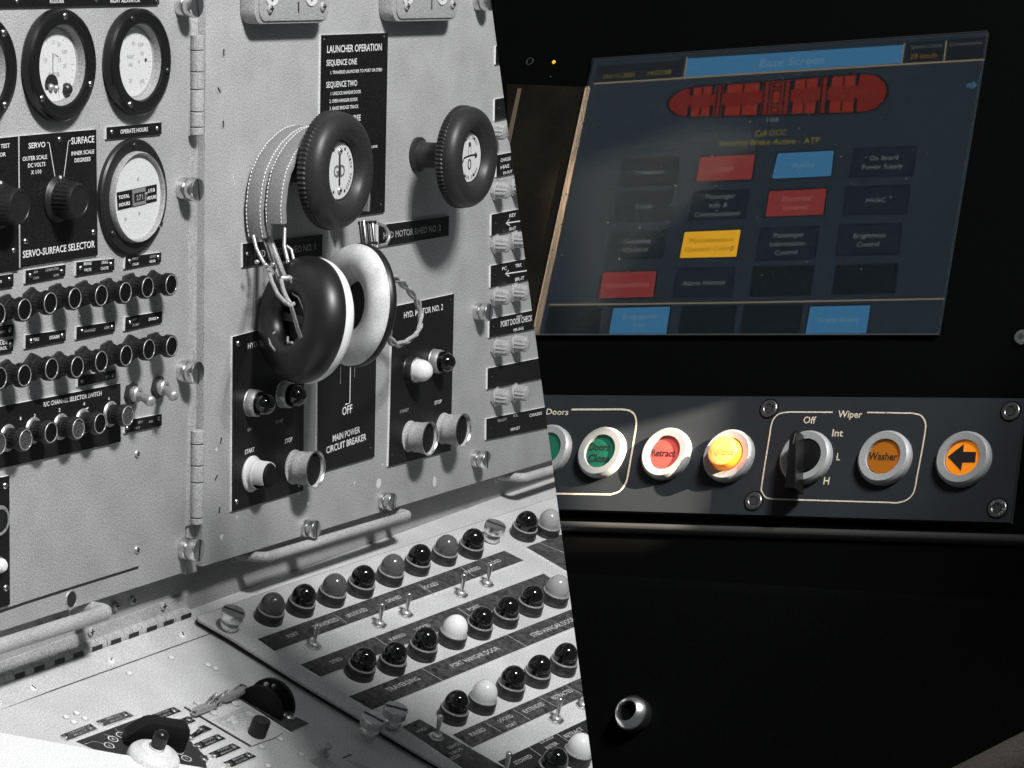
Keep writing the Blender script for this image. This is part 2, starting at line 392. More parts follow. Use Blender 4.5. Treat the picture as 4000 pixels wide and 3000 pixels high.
# ================================================================== gauges
def gauge(x, y, rpx, h, label, screws, texts, kind, extra=None):
    k = WALL.mm(x, y, h); R = rpx*k
    M = WALL.fr(x, y, h); T = thing('panel_gauge', label, 'gauge', M, 'round flight gauges')
    MB().lathe([(R*1.0, 0), (R*1.03, h*.2), (R*1.03, h*.75), (R*1.0, h*.93), (R*.955, h), (R*.93, h*.93), (R*.90, h*.9), (R*.78, h*.93), (R*.755, h*.9), (R*.74, h*.80), (R*.735, h*.4)], 72, BAKE).build('bezel', T)
    MB().lathe([(R*.735, h*.7), (R*.70, h*.15), (R*.60, h*.02)], 64, GREYIN).build('inner_ring', T)
    mb = MB().lathe([(R*.66, .9), (0, .9)], 64, DIAL); mb.build('dial', T)
    tb = MB()
    for a in range(-60, 241, 12):
        c, q = math.cos(math.radians(a)), math.sin(math.radians(a)); r1 = R*(.55 if a % 60 else .5)
        tb.ribbon([(r1*c, r1*q), (R*.6*c, R*.6*q)], .35, 1.05, mat('grey_ink', .3, .6))
    for s_, px, py, wd, ht in texts: tb.text(s_, px*R, py*R, wd*R, ht*R, 1.05, mat('grey_ink', .3, .6), bold=.0)
    if kind == 'rudder':
        tb.ribbon([(-.07*R, -.25*R), (-.07*R, .22*R), (.1*R, .15*R)], .5, 1.1, DARKINK)
    tb.build('dial_markings', T, smooth=0)
    if kind == 'rudder':
        w_ = MB()
        w_.prism([(-.12*R+.2*R*math.cos(t), -.36*R+.2*R*math.sin(t)) for t in [i*math.pi/8 for i in range(-1, 10)]], .9, 1.4, DARKM)
        w_.ball((-.16*R, -.40*R, 1.5), .07*R, STEEL); w_.ball((.0*R, -.42*R, 1.5), .06*R, STEEL); w_.ball((.33*R, -.45*R, 1.4), .12*R, DARKM)
        w_.prism([(.07*R, -.36*R), (.12*R, -.60*R), (.26*R, -.40*R)], 1, 1.5, DIAL); w_.ball((.3*R, -.46*R, 2), .05*R, CHROME)
        w_.build('movement', T)
    elif kind == 'side':
        w_ = MB().prism([(-.66*R+.2*R*math.cos(t), .05*R+.24*R*math.sin(t)) for t in [i*math.pi/8-math.pi/2 for i in range(9)]], .9, 1.5, DARKM)
        w_.ball((-.56*R, .03*R, 1.6), .06*R, STEEL); w_.ball((.42*R, .03*R, 1.2), .03*R, DARKM); w_.build('movement', T)
    for a, m in screws:
        p = (R*.90*math.cos(math.radians(a)), R*.90*math.sin(math.radians(a)))
        screw_mb(2.3, M=Matrix.Translation((*p, h*.9)), ang=random.uniform(0, 90), m=m).build('screw', T)
    return T
gauge(255, 256, 209, 9, 'round black bezelled rudder gauge with three bright screws and its movement showing', [(88, CHROME), (-24, CHROME), (-140, CHROME)],
      [('RUDDER', -.03, -.17, .34, .085), ('0', -.05, .42, .05, .08), ('50', .12, .38, .09, .08), ('100', .30, .24, .15, .08), ('15', -.3, .1, .1, .08), ('0', -.05, .16, .05, .08), ('15', .14, .1, .1, .08), ('30', .3, -.02, .1, .08)], 'rudder')
gauge(559, 243, 199, 9, 'round black bezelled aileron gauge with dial pivot at its left edge, nearest the door', [(112, DARKM), (-12, DARKM), (-117, CHROME)],
      [('40', .0, .36, .1, .08), ('100', .26, .33, .17, .08), ('RIGHT', -.08, .1, .24, .07), ('AIL', -.08, -.05, .14, .07), ('50', .3, .16, .1, .08), ('100', .3, -.38, .15, .08), ('20', -.1, -.36, .1, .08), ('0', .2, .0, .05, .08)], 'side')
gauge(-62, 276, 213, 9, 'round black bezelled gauge cut off by the left picture edge', [(47, CHROME), (-45, CHROME)], [('0', .3, .1, .06, .08)], 'plain')

# hours meter
h = 4; x, y = 529, 770; R = 224*WALL.mm(x, y); M = WALL.fr(x, y, h)
T = thing('hours_meter', 'round white-faced hours meter with black flange reading TOTAL HOURS', 'hours meter', M)
MB().lathe([(R, 0), (R, h*.7), (R*.97, h), (R*.80, h), (R*.77, h*1.2)], 72, BAKEM).build('flange', T)
MB().lathe([(R*.79, h*.8), (R*.785, h*1.7), (R*.76, h*2.1), (R*.735, h*1.9), (R*.72, h*1.3)], 72, GREYIN).build('rim', T)
MB().lathe([(R*.735, h*1.3), (0, h*1.3)], 72, DIAL).build('dial', T)
zz = h*1.3
pd = WALL.off(zz)
q = [tuple(L2(M, pd.hit(a/2.765, 500+b/2.765)).xy) for a, b in ((1257, 697), (1690, 607), (1690, 790), (1270, 890))]
def bl(q, s_, t): a = Vector(q[3]).lerp(Vector(q[2]), s_); b = Vector(q[0]).lerp(Vector(q[1]), s_); return a.lerp(b, t)
mb = MB().prism(q, zz, zz+.3, BLACKL)
mb.prism([tuple(bl(q, *c)) for c in ((.37, .03), (.70, .03), (.70, .97), (.37, .97))], zz+.3, zz+.9, STEEL)
mb.prism([tuple(bl(q, *c)) for c in ((.40, .22), (.67, .22), (.67, .75), (.40, .75))], zz+.9, zz+1.0, DARKM)
mb.build('counter_band', T, smooth=0)
ex = Vector(q[1])-Vector(q[0]); wd = ex.length; ht = (Vector(q[0])-Vector(q[3])).length; an = math.degrees(math.atan2(ex.y, ex.x)); ey = Vector(q[0])-Vector(q[3])
mb = MB()
for s_, a, b, c, d in (('TOTAL', .17, .70, .27, .2), ('HOURS', .17, .28, .27, .2), ('1/10', .86, .72, .16, .22), ('HOURS', .86, .3, .24, .2)):
    p = bl(q, a, b); mb.text(s_, p.x, p.y, c*wd, d*ht, zz+.45, LETTER, an, bold=.025, ydir=ey)
p = bl(q, .535, .48); mb.text('271', p.x, p.y, .16*wd, .3*ht, zz+1.1, LETTERD, an, ydir=ey)
p = bl(q, .735, .6); mb.text('<', p.x, p.y, .04*wd, .2*ht, zz+.45, LETTER, an, bold=.02, ydir=ey)
mb.build('lettering', T, smooth=0)
for a, b, c in ((92, DARKM, 2.0), (-35, CHROME, 3.0), (-140, DARKM, 2.0)):
    screw_mb(c, M=Matrix.Translation((R*.89*math.cos(math.radians(a)), R*.89*math.sin(math.radians(a)), h)), m=b, ang=20).build('screw', T)
mb = MB()
for a, b in ((1490, 555), (1505, 925), (1355, 985)):
    p = L2(M, pd.hit(a/2.765, 500+b/2.765)); mb.lathe([(1.4, zz+.05), (0, zz+.3)], 12, mat('grey_dot', .35, .6), Matrix.Translation((p.x, p.y, 0)))
mb.build('dial_rivets', T)

# ================================================================== engraved plates on the left panel
def r1(a, b): return (a/2.765, b/2.765)
gl = 'black engraved label plates on the instrument panel'
plate(WALL, [(-90, -40), (622, -50), (622, 18), (-90, 32)], 'long black label plate reading RUDDER and RIGHT AILAVATOR at the top edge', [('RUDDER', 222, 4, 55, 15), ('RIGHT AILAVATOR', 489, 2, 116, 15)], [(69, 5, 9), (378, 1, 9), (615, 2, 9)])
plate(WALL, [(-90, 548), (71, 532), (75, 1056), (-90, 1081)], 'black selector plate cut by the left edge with TEST lettering', [('TEST', 20, 569, 36, 17), ('OR', 10, 603, 24, 16)], [(56, 979, 11)], name='selector_plate', cat='selector plate')
plate(WALL, [(76, 531), (376, 505), (382, 997), (80, 1046)], 'large black plate reading SERVO-SURFACE SELECTOR', [
    ('SERVO', 144, 566, 66, 22), ('SURFACE', 323, 546, 90, 27), ('OUTER SCALE', 136, 616, 96, 17), ('DC VOLTS', 143, 643, 68, 17), ('X 1/10', 141, 671, 40, 16),
    ('INNER SCALE', 323, 595, 89, 16), ('DEGREES', 322, 623, 62, 16), ('SERVO-SURFACE SELECTOR', 232, 972, 284, 28)], [(235, 544, 11), (367, 907, 12), (102, 943, 12)],
    lines=[([(184, 557), (192, 558), (214, 690)], .6), ([(275, 548), (267, 551), (249, 690)], .6)], name='selector_plate', cat='selector plate')
plate(WALL, [(416, 497), (631, 477), (631, 524), (416, 544)], 'small black plate reading OPERATE HOURS', [('OPERATE HOURS', 524, 509, 108, 17)], [(439, 515, 9), (616, 502, 9)], group=gl)
small = [
  ([(-70, 1087), (53, 1068), (53, 1119), (-70, 1138)], 'small black plate cut by the left edge in the upper row', [('E', 4, 1099, 6, 10)], [(40, 1090)]),
  ([(100, 1056), (257, 1033), (255, 1078), (99, 1108)], 'small black plate reading AFP GAIN and COMPUTER GAIN', [('AFP', 139, 1063, 18, 10, LETTERD), ('GAIN', 140, 1085, 22, 10, LETTERD), ('COMPUTER', 203, 1052, 54, 11, LETTERD), ('GAIN', 219, 1074, 22, 10, LETTERD)], [(121, 1076), (244, 1060)]),
  ([(298, 1024), (447, 1010), (447, 1054), (297, 1077)], 'small black plate reading BRAKE VALVE and DRAG CHUTE', [('BRAKE', 342, 1029, 30, 12), ('VALVE', 342, 1053, 28, 12), ('DRAG', 409, 1024, 24, 12), ('CHUTE', 408, 1047, 30, 12)], [(318, 1047), (436, 1031)]),
  ([(490, 1004), (630, 985), (630, 1024), (488, 1050)], 'small black plate reading INFLT CALIB and LEAD RESR', [('INFLT', 528, 1010, 24, 10, LETTERD), ('CALIB', 529, 1031, 24, 10), ('LEAD', 597, 1001, 24, 10, LETTERD), ('RESR', 596, 1020, 24, 10)], [(509, 1020), (621, 1004)]),
  ([(-70, 1284), (54, 1264), (53, 1311), (-70, 1332)], 'small black plate cut by the left edge, upper of two in the lower row', [('SPEED', 12, 1296, 26, 10, LETTERD)], [(40, 1289)]),
  ([(-70, 1346), (54, 1322), (51, 1372), (-70, 1396)], 'small black plate reading ALTITUDE CONTROL cut by the left edge', [('ALTITUDE', -6, 1343, 72, 14), ('CONTROL', -6, 1363, 68, 14)], [(42, 1346, 10)]),
  ([(100, 1309), (257, 1287), (257, 1331), (99, 1362)], 'small black plate reading FIRE and DISARM', [('FIRE', 141, 1325, 22, 13), ('DISARM', 212, 1316, 39, 14)], [(125, 1332, 11), (246, 1311, 10)]),
  ([(299, 1277), (449, 1255), (449, 1295), (298, 1326)], 'small black plate reading WARHEAD and ARM', [('WARHEAD', 350, 1290, 46, 12, LETTERD), ('ARM', 416, 1279, 20, 12, LETTERD)], [(323, 1292, 7), (440, 1277)]),
  ([(490, 1239), (634, 1215), (634, 1259), (488, 1292)], 'small black plate reading B/P DUMP and SPARE', [('B/P', 526, 1247, 16, 10, LETTERD), ('DUMP', 530, 1268, 25, 10, LETTERD), ('SPARE', 595, 1245, 31, 12)], [(511, 1260), (619, 1244, 6)]),
  ([(304, 1470), (451, 1443), (450, 1478), (304, 1512)], 'dull black plate just above the channel selector plate', [('SEL', 424, 1470, 24, 11, LETTERD)], [(322, 1490, 7), (443, 1467, 7)]),
  ([(489, 1643), (632, 1616), (632, 1663), (488, 1693)], 'small black plate reading INT SELF TEST below the toggle switches', [('SELF', 548, 1648, 20, 9, LETTERD), ('TEST', 535, 1671, 24, 9, LETTERD), ('INT', 590, 1646, 16, 9, LETTERD)], [(622, 1635, 8), (500, 1672, 7)])]
for q_, lb, tx, sc in small: plate(WALL, q_, lb, tx, sc, group=gl, sr=9)
plate(WALL, [(-90, 1606), (471, 1497), (472, 1726), (-90, 1850)], 'large black plate reading R/C CHANNEL SELECTOR SWITCH', [
    ('R/C CHANNEL SELECTOR SWITCH', 285, 1557, 230, 18), ('1', 80, 1634, 5, 12), ('2', 232, 1601, 8, 14), ('3', 135, 1622, 6, 12), ('4', 328, 1577, 8, 14), ('6', 425, 1556, 6, 12)], lines=[([(312, 1609), (345, 1592)], .9), ([(113, 1655), (142, 1637)], .9), ([(410, 1588), (432, 1575)], .8)], name='selector_plate', cat='selector plate')
T = plate(WALL, [(-90, 1885), (37, 1857), (39, 2362), (-90, 2405)], 'black plate with a lamp cut by the lower left edge', [], [(22, 1898, 13), (25, 2297, 13)], name='selector_plate', cat='selector plate')
M = WALL.fr(10, 2210, 6); q = thing('indicator_lamp', 'tiny white pilot lamp on the black plate at the left edge', 'indicator lamp', M)
MB().lathe([(6, 1.6), (6, 3), (5, 3.4)], 24, CHROME).build('collar', q); MB().lathe([(5, 3), (4.6, 6), (3, 8), (0, 9)], 24, DOMEW).build('lens', q)
M = WALL.fr(5, 2035, 8); q = thing('push_button', 'black ringed button on the plate at the lower left edge', 'button', M)
MB().lathe([(10, 1.6), (10, 7), (9, 8), (7.5, 7.6)], 32, STEEL).build('ring', q); MB().lathe([(7.6, 7), (0, 6.4)], 32, BAKEM).build('button_cap', q)

# selector knobs
def knob(x, y, label):
    h = 19; M = WALL.fr(x, y, h); T = thing('rotary_control', label, 'knob', M, 'fluted black selector knobs')
    MB().lathe([(15.5, 1.6), (15.5, 2.6), (14.5, 3.6), (12.5, 5), (11.6, 6)], 48, BAKEM).build('skirt', T)
    MB().lathe([(12.4, 5), (12.2, 7), (11.6, 15.5), (11.4, 17.5), (10.6, h), (9.6, h), (9.2, h-.4), (0, h-.4)], 56, BAKEM, flute=(.035, 1, 2)).build('grip', T)
    MB().prism([(-1, 12.0), (1, 12.0), (.7, 15.4), (-.7, 15.4)], 3.3, 4.2, LETTER).build('pointer_mark', T, smooth=0); return T
knob(311, 784, 'fluted black knob on the SERVO-SURFACE SELECTOR plate')
knob(80, 808, 'fluted black knob on the plate cut by the left edge')

# fuse holders
def fuse_make(M, label, group, glass=False):
    T = thing('fuse_holder', label, 'fuse holder', M, group); n = 17
    if not glass:
        MB().prism([(9.6*math.cos(math.radians(60*k+20)), 9.6*math.sin(math.radians(60*k+20))) for k in range(6)], 0, 3.2, DARKM).build('hex_nut', T, bevel=.4)
    else: MB().lathe([(9, 1.6), (9.4, 2.2), (8.6, 3.4), (7, 3.6)], 32, STEEL).build('hex_nut', T)
    MB().lathe([(7.2, 3), (7.2, 6), (6.5, 6.4), (6.5, 12), (7.4, 12.4)], 40, BAKEM, flute=(.03, 2, 3)).build('body', T)
    mb = MB().lathe([(7.2, 12), (8.1, 12.3), (8.1, n-1), (7.8, n), (7.2, n)], 48, BAKE if not glass else DARKM, flute=(.015, 1, 2))
    mb.lathe([(7.2, n), (6.9, n+.25), (6.4, n)], 48, STEEL)
    mb.lathe([(6.4, n), (6.1, n-.8), (0, n-.9)], 40, mat('fuse_glass', .06, .12, spec=.8, grain=.5) if glass else mat('fuse_top', .006, .5, spec=.15, grain=.4)); mb.build('cap', T)
    return T
f0 = None
for row, pts, where in ((1, [(671, 1112), (579, 1123), (492, 1143), (398, 1154), (295, 1166), (199, 1184), (98, 1210), (-4, 1228)], 'upper row of black fuse holders'),
                        (2, [(673, 1353), (584, 1365), (495, 1389), (398, 1412), (304, 1434), (204, 1441), (98, 1467), (2, 1478)], 'lower row of black fuse holders')):
    for k, (x, y) in enumerate(pts):
        lb = f'black knurled fuse holder, {ORD[k+1]} from the right in the {where}' if k else f'black knurled fuse holder at the right end of the {where}'
        M = WALL.fr(x, y, 17, random.uniform(-20, 20), .98)
        if f0 is None: f0 = fuse_make(M, lb, 'black fuse holders')
        else: dup(f0, M, lb)
f1 = None
for k, (x, y) in enumerate([(504, 1625), (396, 1655), (311, 1675), (204, 1690), (105, 1719), (2, 1735)]):
    lb = f'glass-topped fuse holder, {ORD[k+1]} from the right on the channel selector plate' if k else 'glass-topped fuse holder overhanging the right end of the channel selector plate'
    M = WALL.fr(x, y, 17, random.uniform(-20, 20), .95)
    if f1 is None: f1 = fuse_make(M, lb, 'fuse holders on the channel selector plate', True)
    else:
        t = dup(f1, M, lb)
        if k in (1, 3):
            for c in t.children:
                if c.name.startswith('cap'):
                    c.data = c.data.copy(); c.data.materials[-1] = mat('fuse_top', .006)
# big bat toggles
def bat(b, tip, label):
    M = WALL.fr(*b, 0); T = thing('toggle_switch', label, 'toggle switch', M, 'large toggle switches on the instrument panel')
    MB().prism([(8*math.cos(math.radians(60*k+8)), 8*math.sin(math.radians(60*k+8))) for k in range(6)], 0, 3.5, DARKM).build('hex_nut', T, bevel=.4)
    MB().lathe([(5.6, 3), (5.6, 7), (4.6, 8), (2.6, 8)], 24, STEEL).build('bushing', T)
    e = L2(M, WALL.hit(*tip, 24)); d = Vector((e.x, e.y, 24)); a = Vector((0, 0, 6))
    MB().tube([a, a.lerp(d, .3), a.lerp(d, .6), a.lerp(d, .9), a.lerp(d, .97), a.lerp(d, 1)], [2.4, 2.7, 3.3, 3.8, 3.1, 1.4], 20, STEEL).build('lever', T, smooth=60)
bat((508, 1537), (594, 1570), 'chunky metal toggle switch, left of the pair beside the selector plate')
bat((612, 1512), (682, 1550), 'chunky metal toggle switch, right of the pair, nearest the door hinge')

# rails under the panel and door (grab handles)
def rail(pl, pts, h, r, label, hb):
    x0, y0 = pts[0]; M = pl.fr((pts[0][0]+pts[-1][0])/2, (pts[0][1]+pts[-1][1])/2, 0); T = thing('grab_rail', label, 'handle', M, 'grab handles under the panels')
    L = [L2(M, pl.hit(x, y, h)) for x, y in pts]
    a, b = L[0], L[-1]; d = (b-a).normalized()
    def bend(p, s_): return [Vector((p.x, p.y, hb)), Vector((p.x, p.y, h*.45)), p + d*s_*1.2 - Vector((0, 0, h*.22)), p + d*s_*3.5 - Vector((0, 0, h*.07)), p + d*s_*7]
    MB().tube(bend(a, 1) + bend(b, -1)[::-1], r, 16, PAINT).build('bar', T, smooth=60)
    for p in (a, b): MB().lathe([(r*1.7, hb), (r*1.7, hb+1.5), (r*1.2, hb+2)], 20, PAINT, Matrix.Translation((p.x, p.y, 0))).build('foot', T)
rail(BACK, [(-320, 2624), (430, 2388)], 30, 5.2, 'grey tubular grab handle below the instrument panel at the left edge', 0)
rail(BACK, [(1030, 2180), (1604, 2010)], 26, 4.0, 'long slim grey grab handle under the cabinet door', 0)
rail(BACK, [(2042, 1868), (2500, 1735)], 26, 4.0, 'short visible end of a grey grab handle beside the dark console', 0)

# ================================================================== things on the door
def r7(a, b, oy): return (700+a/2.765, oy+b/2.765)
plate(DOOR, [(1254, 137), (1516, 128), (1503, 829), (1244, 866)], 'tall black instruction plate headed LAUNCHER OPERATION behind the handwheel', [
    ('LAUNCHER OPERATION', 1386, 187, 213, 29), ('SEQUENCE ONE', 1335, 242, 119, 24), ('1. TRAVERSE LAUNCHER TO PORT OR STBD', 1393, 277, 202, 13),
    ('SEQUENCE TWO', 1335, 327, 121, 24), ('1. UNLOCK HANGAR DOOR', 1351, 361, 118, 14), ('2. OPEN HANGAR DOOR', 1342, 391, 110, 14), ('3. RAISE BRIDGE TRACK', 1344, 419, 113, 14),
    ('SEQUENCE THREE', 1342, 464, 135, 24), ('ON LINE', 1452, 573, 44, 10)], [(1269, 156, 7), (1503, 144, 7), (1490, 800, 6)], smat=DARKM, name='instruction_plate', cat='instruction plate')
plate(DOOR, [(948, 952), (1260, 914), (1260, 1000), (949, 1044)], 'black plate half hidden behind the headphone slider, with white left edge', [('HYD MOTOR RHEO NO. 1', 1115, 978, 240, 28, LETTERD)], [(968, 992, 8)], smat=STEEL)
plate(DOOR, [(1478, 880), (1754, 843), (1753, 921), (1478, 966)], 'black plate reading HYD MOTOR RHEO NO. 2 under the right handwheel', [('HYD MOTOR RHEO NO. 2', 1612, 904, 226, 26, LETTERD)], [])
plate(DOOR, [(908, 1316), (1189, 1240), (1185, 1917), (905, 1999)], 'tall black plate reading HYD. with START and STOP, behind the headphones', [
    ('HYD. MOTOR NO. 1', 1046, 1330, 160, 22), ('PUMP', 1092, 1645, 32, 14, LETTERD), ('ON', 975, 1677, 17, 13, LETTERD), ('STOP', 1127, 1719, 31, 18), ('START', 975, 1760, 40, 18)], [(932, 1342, 12), (926, 1960, 11), (1170, 1895, 7)], name='switch_plate', cat='switch plate')
plate(DOOR, [(1242, 1225), (1474, 1165), (1463, 1784), (1238, 1850)], 'tall black plate reading MAIN POWER CIRCUIT BREAKER', [
    ('OFF', 1356, 1600, 41, 34), ('MAIN POWER', 1353, 1694, 112, 26), ('CIRCUIT BREAKER', 1353, 1731, 165, 27)], [(1450, 1751, 6)], smat=DARKM, lines=[([(1369, 1400), (1366, 1574), (1348, 1580)], 1.1), ([(1386, 1400), (1384, 1475)], .5, LETTERD), ([(1330, 1430), (1329, 1500)], .5, LETTERD)], name='switch_plate', cat='switch plate')
plate(DOOR, [(1534, 1198), (1774, 1147), (1761, 1760), (1517, 1823)], 'tall black plate reading HYD. MOTOR NO. 2 with START and STOP', [
    ('HYD. MOTOR NO. 2', 1655, 1214, 156, 24), ('START', 1579, 1604, 36, 13, LETTERD), ('STOP', 1711, 1570, 29, 15)], [(1547, 1214, 6), (1762, 1172, 6), (1534, 1778, 5)], smat=DARKM, name='switch_plate', cat='switch plate')
gk = 'plates of the indicator column beside the dark console'
def slat(y, yb, lb, tx=(), lines=(), xl=1920):
    sl = -.20; plate(DOOR, [(xl, y), (xl+330, y+330*sl), (xl+328, yb+330*sl), (xl-1, yb)], lb, tx, [(xl+18, (y+yb)/2-6, 5)], smat=DARKM, lines=lines, group=gk)
slat(180, 252, 'black plate cut to a sliver, topmost in the column beside the dark console', xl=1937)
slat(388, 472, 'black plate in the indicator column level with the top of the right handwheel', xl=1933)
slat(606, 692, 'small black plate beside the middle of the right handwheel', [('CHASSIS', 1975, 622, 40, 14), ('HAS', 1972, 650, 34, 15), ('IN-OUT', 1983, 672, 36, 12)], xl=1940)
def arrow(x, y): return [([(x, y), (x+110, y-17)], 1.0), ([(x+14, y-14), (x, y), (x+16, y+9)], 1.0)]
slat(838, 921, 'black plate with an arrow pointing left, upper of two', [('KEY', 2002, 840, 26, 14), ('IN-IT', 2002, 892, 26, 13)], arrow(1975, 872))
slat(1038, 1123, 'black plate with an arrow pointing left, lower of two', [('PC', 1970, 1048, 18, 14), ('TRK', 2025, 1036, 26, 14), ('BR-IT', 2030, 1088, 36, 14)], arrow(1973, 1070), xl=1917)
slat(1246, 1320, 'black plate reading PORT DOOR CHECK', [('PORT DOOR CHECK', 2018, 1253, 125, 24), ('MK-ING', 2025, 1285, 40, 12), ('NO', 2028, 1235, 20, 9)], xl=1912)
slat(1439, 1521, 'blank black plate in the indicator column', xl=1905)
slat(1636, 1719, 'lowest black plate of the indicator column with small lettering', [('READY', 1962, 1640, 36, 11, LETTERD), ('CHASSIS', 2092, 1618, 50, 12), ('ARM-SET', 2012, 1674, 38, 12), ('KL', 2015, 1622, 20, 11, LETTERD)], xl=1900)

def dome_make(M, label, group, R=9, mat_=None, hh=1.0, col=DARKM, ring=STEEL):
    T = thing('indicator_lamp', label, 'indicator lamp', M, group)
    MB().lathe([(R*1.16, 0), (R*1.16, 2.2), (R*1.13, 2.6), (R*1.13, 7.0), (R*1.06, 8.4)], 40, col).build('collar', T)
    MB().lathe([(R*1.06, 8.0), (R*1.10, 8.5), (R*1.07, 9.1), (R*.98, 9.2)], 40, ring).build('ring', T)
    p = [(R*.97, 8.8), (R*.98, 11.5)] + [(R*.98*math.cos(a*math.pi/20), 11.5 + R*1.05*hh*math.sin(a*math.pi/20)) for a in range(1, 10)] + [(0, 11.5+R*1.05*hh)]
    MB().lathe(p, 40, mat_ or DOMEB).build('lens', T, smooth=80); return T
d0 = dome_make(DOOR.fr(1062, 1582, 20), 'dark domed lamp with grey collar under the ear cup, beside the white plate edge', 'domed lamps on the door', 9.0, DOMEB, 1.1, STEEL)
dup(d0, DOOR.fr(1186, 1548, 20), 'dim domed lamp in the shadow of the headphones, right of the dark one')
a = dup(d0, DOOR.fr(1662, 1449, 17, 0, 1.05), 'milky white domed lamp over the right start button'); setmat(a, 'lens', DOMEW); setmat(a, 'collar', DARKM)
dup(d0, DOOR.fr(1758, 1416, 17, 0, .98), 'glossy black domed lamp at the right edge of the second pump plate')
def cup_button(x, y, rpx, label, cut=False, ln=21, rot=0):
    k = DOOR.mm(x, y, ln); R = rpx*k; M = DOOR.fr(x, y, ln, rot)
    T = thing('push_button', label, 'push button', M, 'cupped start and stop buttons on the door')
    if not cut:
        MB().lathe([(R*.92, 1.6), (R*.93, 2.4), (R*.80, 3.2), (R*.80, 5), (R*.86, 10), (R*.97, ln-1), (R, ln-.2), (R*.99, ln), (R*.93, ln), (R*.90, ln-1), (R*.88, 7)], 56, ALU).build('guard', T)
        MB().lathe([(R*.99, ln-.3), (R*1.01, ln+.1), (R*.94, ln+.35), (R*.90, ln-.6)], 56, CHROME).build('rim', T)
        MB().lathe([(R*.88, ln-3), (R*.5, ln-2.6), (0, ln-2.5)], 40, mat('button_face', .008, .6, spec=.2)).build('button_face', T)
    else:
        MB().lathe([(R*1.22, 1.6), (R*1.24, 2.6), (R*1.16, 3.6), (R*1.0, 4), (R*.98, 7), (R*1.0, 7.6), (R*.96, 8.6)], 56, mat('guard_metal', .62)).build('collar', T)
        MB().lathe([(R*.96, 8), (R*.96, ln-3), (R*.93, ln-1.6), (R*.86, ln-1.8), (R*.84, 8)], 56, mat('guard_metal', .42, .35, .5, grain=.2), a0=-60, a1=215).build('guard', T)
        MB().lathe([(R*.82, 8), (R*.82, ln-1), (R*.76, ln), (0, ln)], 48, mat('button_face', .008, .6, spec=.2)).build('button_face', T)
    return T
cup_button(1060, 1860, 58, 'chrome-collared start button with broken guard showing its black core', True, 19)
cup_button(1233, 1834, 74, 'large flared stop button below the headphones with black recessed face')
cup_button(1680, 1713, 67, 'flared start button at the bottom of the second pump plate')
cup_button(1810, 1682, 67, 'flared stop button at the right bottom corner of the second pump plate')

# clear fluted knobs of the indicator column
q0 = None
for i, (y, lb) in enumerate([(515, 'top'), (745, 'second'), (955, 'third'), (1160, 'fourth'), (1360, 'fifth'), (1553, 'sixth')]):
    for k, x in enumerate((1968, 2040)):
        if i == 0: x -= 15
        M = DOOR.fr(x+12, y - k*16, 12, random.uniform(0, 20))
        l_ = f'clear fluted light cap, {"left" if k == 0 else "right"} of the {lb} pair beside the dark console'
        if q0 is None:
            q0 = thing('indicator_light', l_, 'indicator cap', M, 'clear indicator caps')
            MB().lathe([(7.6, 0), (7.6, 3), (6.6, 4), (6.6, 12), (5.6, 14), (3, 15), (0, 15)], 24, CLEAR, flute=(.06, 2, 4)).build('cap', q0)
            MB().prism([(9*math.cos(math.radians(60*j)), 9*math.sin(math.radians(60*j))) for j in range(6)], 0, 2.6, STEEL).build('nut', q0, bevel=.3)
            MB().lathe([(3.2, 2), (3.2, 10), (0, 11)], 16, DARKM).build('bulb', q0)
        else: dup(q0, M, l_)
# instrument boxes along the top
def topbox(x0, x1, yb, label):
    h = 13; M = DOOR.fr((x0+x1)/2, 0, h); T = thing('meter_box', label, 'meter', M, 'meter boxes at the top of the door')
    po = DOOR.off(h)
    L = [tuple(L2(M, po.hit(*p)).xy) for p in ((x0, -260), (x1, -275), (x1, yb-14), (x0, yb))]
    w_ = L[1][0]-L[0][0]; hh = L[0][1]-L[3][1]; c = Vector(((L[0][0]+L[2][0])/2, (L[0][1]+L[3][1])/2))
    def rr(w, hgt, r):
        o = []
        for cx, cy, a0 in ((w/2-r, hgt/2-r, 0), (-w/2+r, hgt/2-r, 90), (-w/2+r, -hgt/2+r, 180), (w/2-r, -hgt/2+r, 270)):
            o += [(c.x+cx+r*math.cos(math.radians(a0+j*15)), c.y+cy+r*math.sin(math.radians(a0+j*15))) for j in range(7)]
        return o
    MB().prism(rr(w_*1.02, hh*1.02, 10), 0, h, PAINT).build('housing', T, bevel=1.6)
    MB().prism(rr(w_*.93, hh*.95, 8), h, h+1.2, PAINT).build('face_plate', T, bevel=.4)
    for sx in (-1, 1):
        p = L2(M, po.hit((x0+x1)/2 + sx*(x1-x0)*.27 - 10, -28)); r = 50*po.mm(1200, 0)
        MB().lathe([(r*1.05, h+1.2), (r, h+2.2), (r*.8, h+1.8), (0, h+1.8)], 40, DIAL, Matrix.Translation((p.x, p.y, 0))).build('dial', T)
        MB().box(p.x-.8, p.x+.8, p.y-r*.6, p.y+r*.5, h+2, h+2.4, DARKM).build('pointer', T)
        s_ = L2(M, po.hit((x0+x1)/2 + sx*(x1-x0)*.36 + 8, yb-62-sx*4)); screw_mb(3.6, M=Matrix.Translation((s_.x, s_.y, h+1.2)), m=PAINT).build('screw', T)
    s_ = L2(M, po.hit((x0+x1)/2+18, yb-64)); MB().box(s_.x-.7, s_.x+.7, s_.y-4, s_.y+4, h+1.2, h+1.5, DARKINK).build('slot', T)
topbox(999, 1285, 92, 'grey meter box above the launcher plate, left of the two cut by the top edge')
topbox(1538, 1788, 82, 'grey meter box at the top edge above the right handwheel')

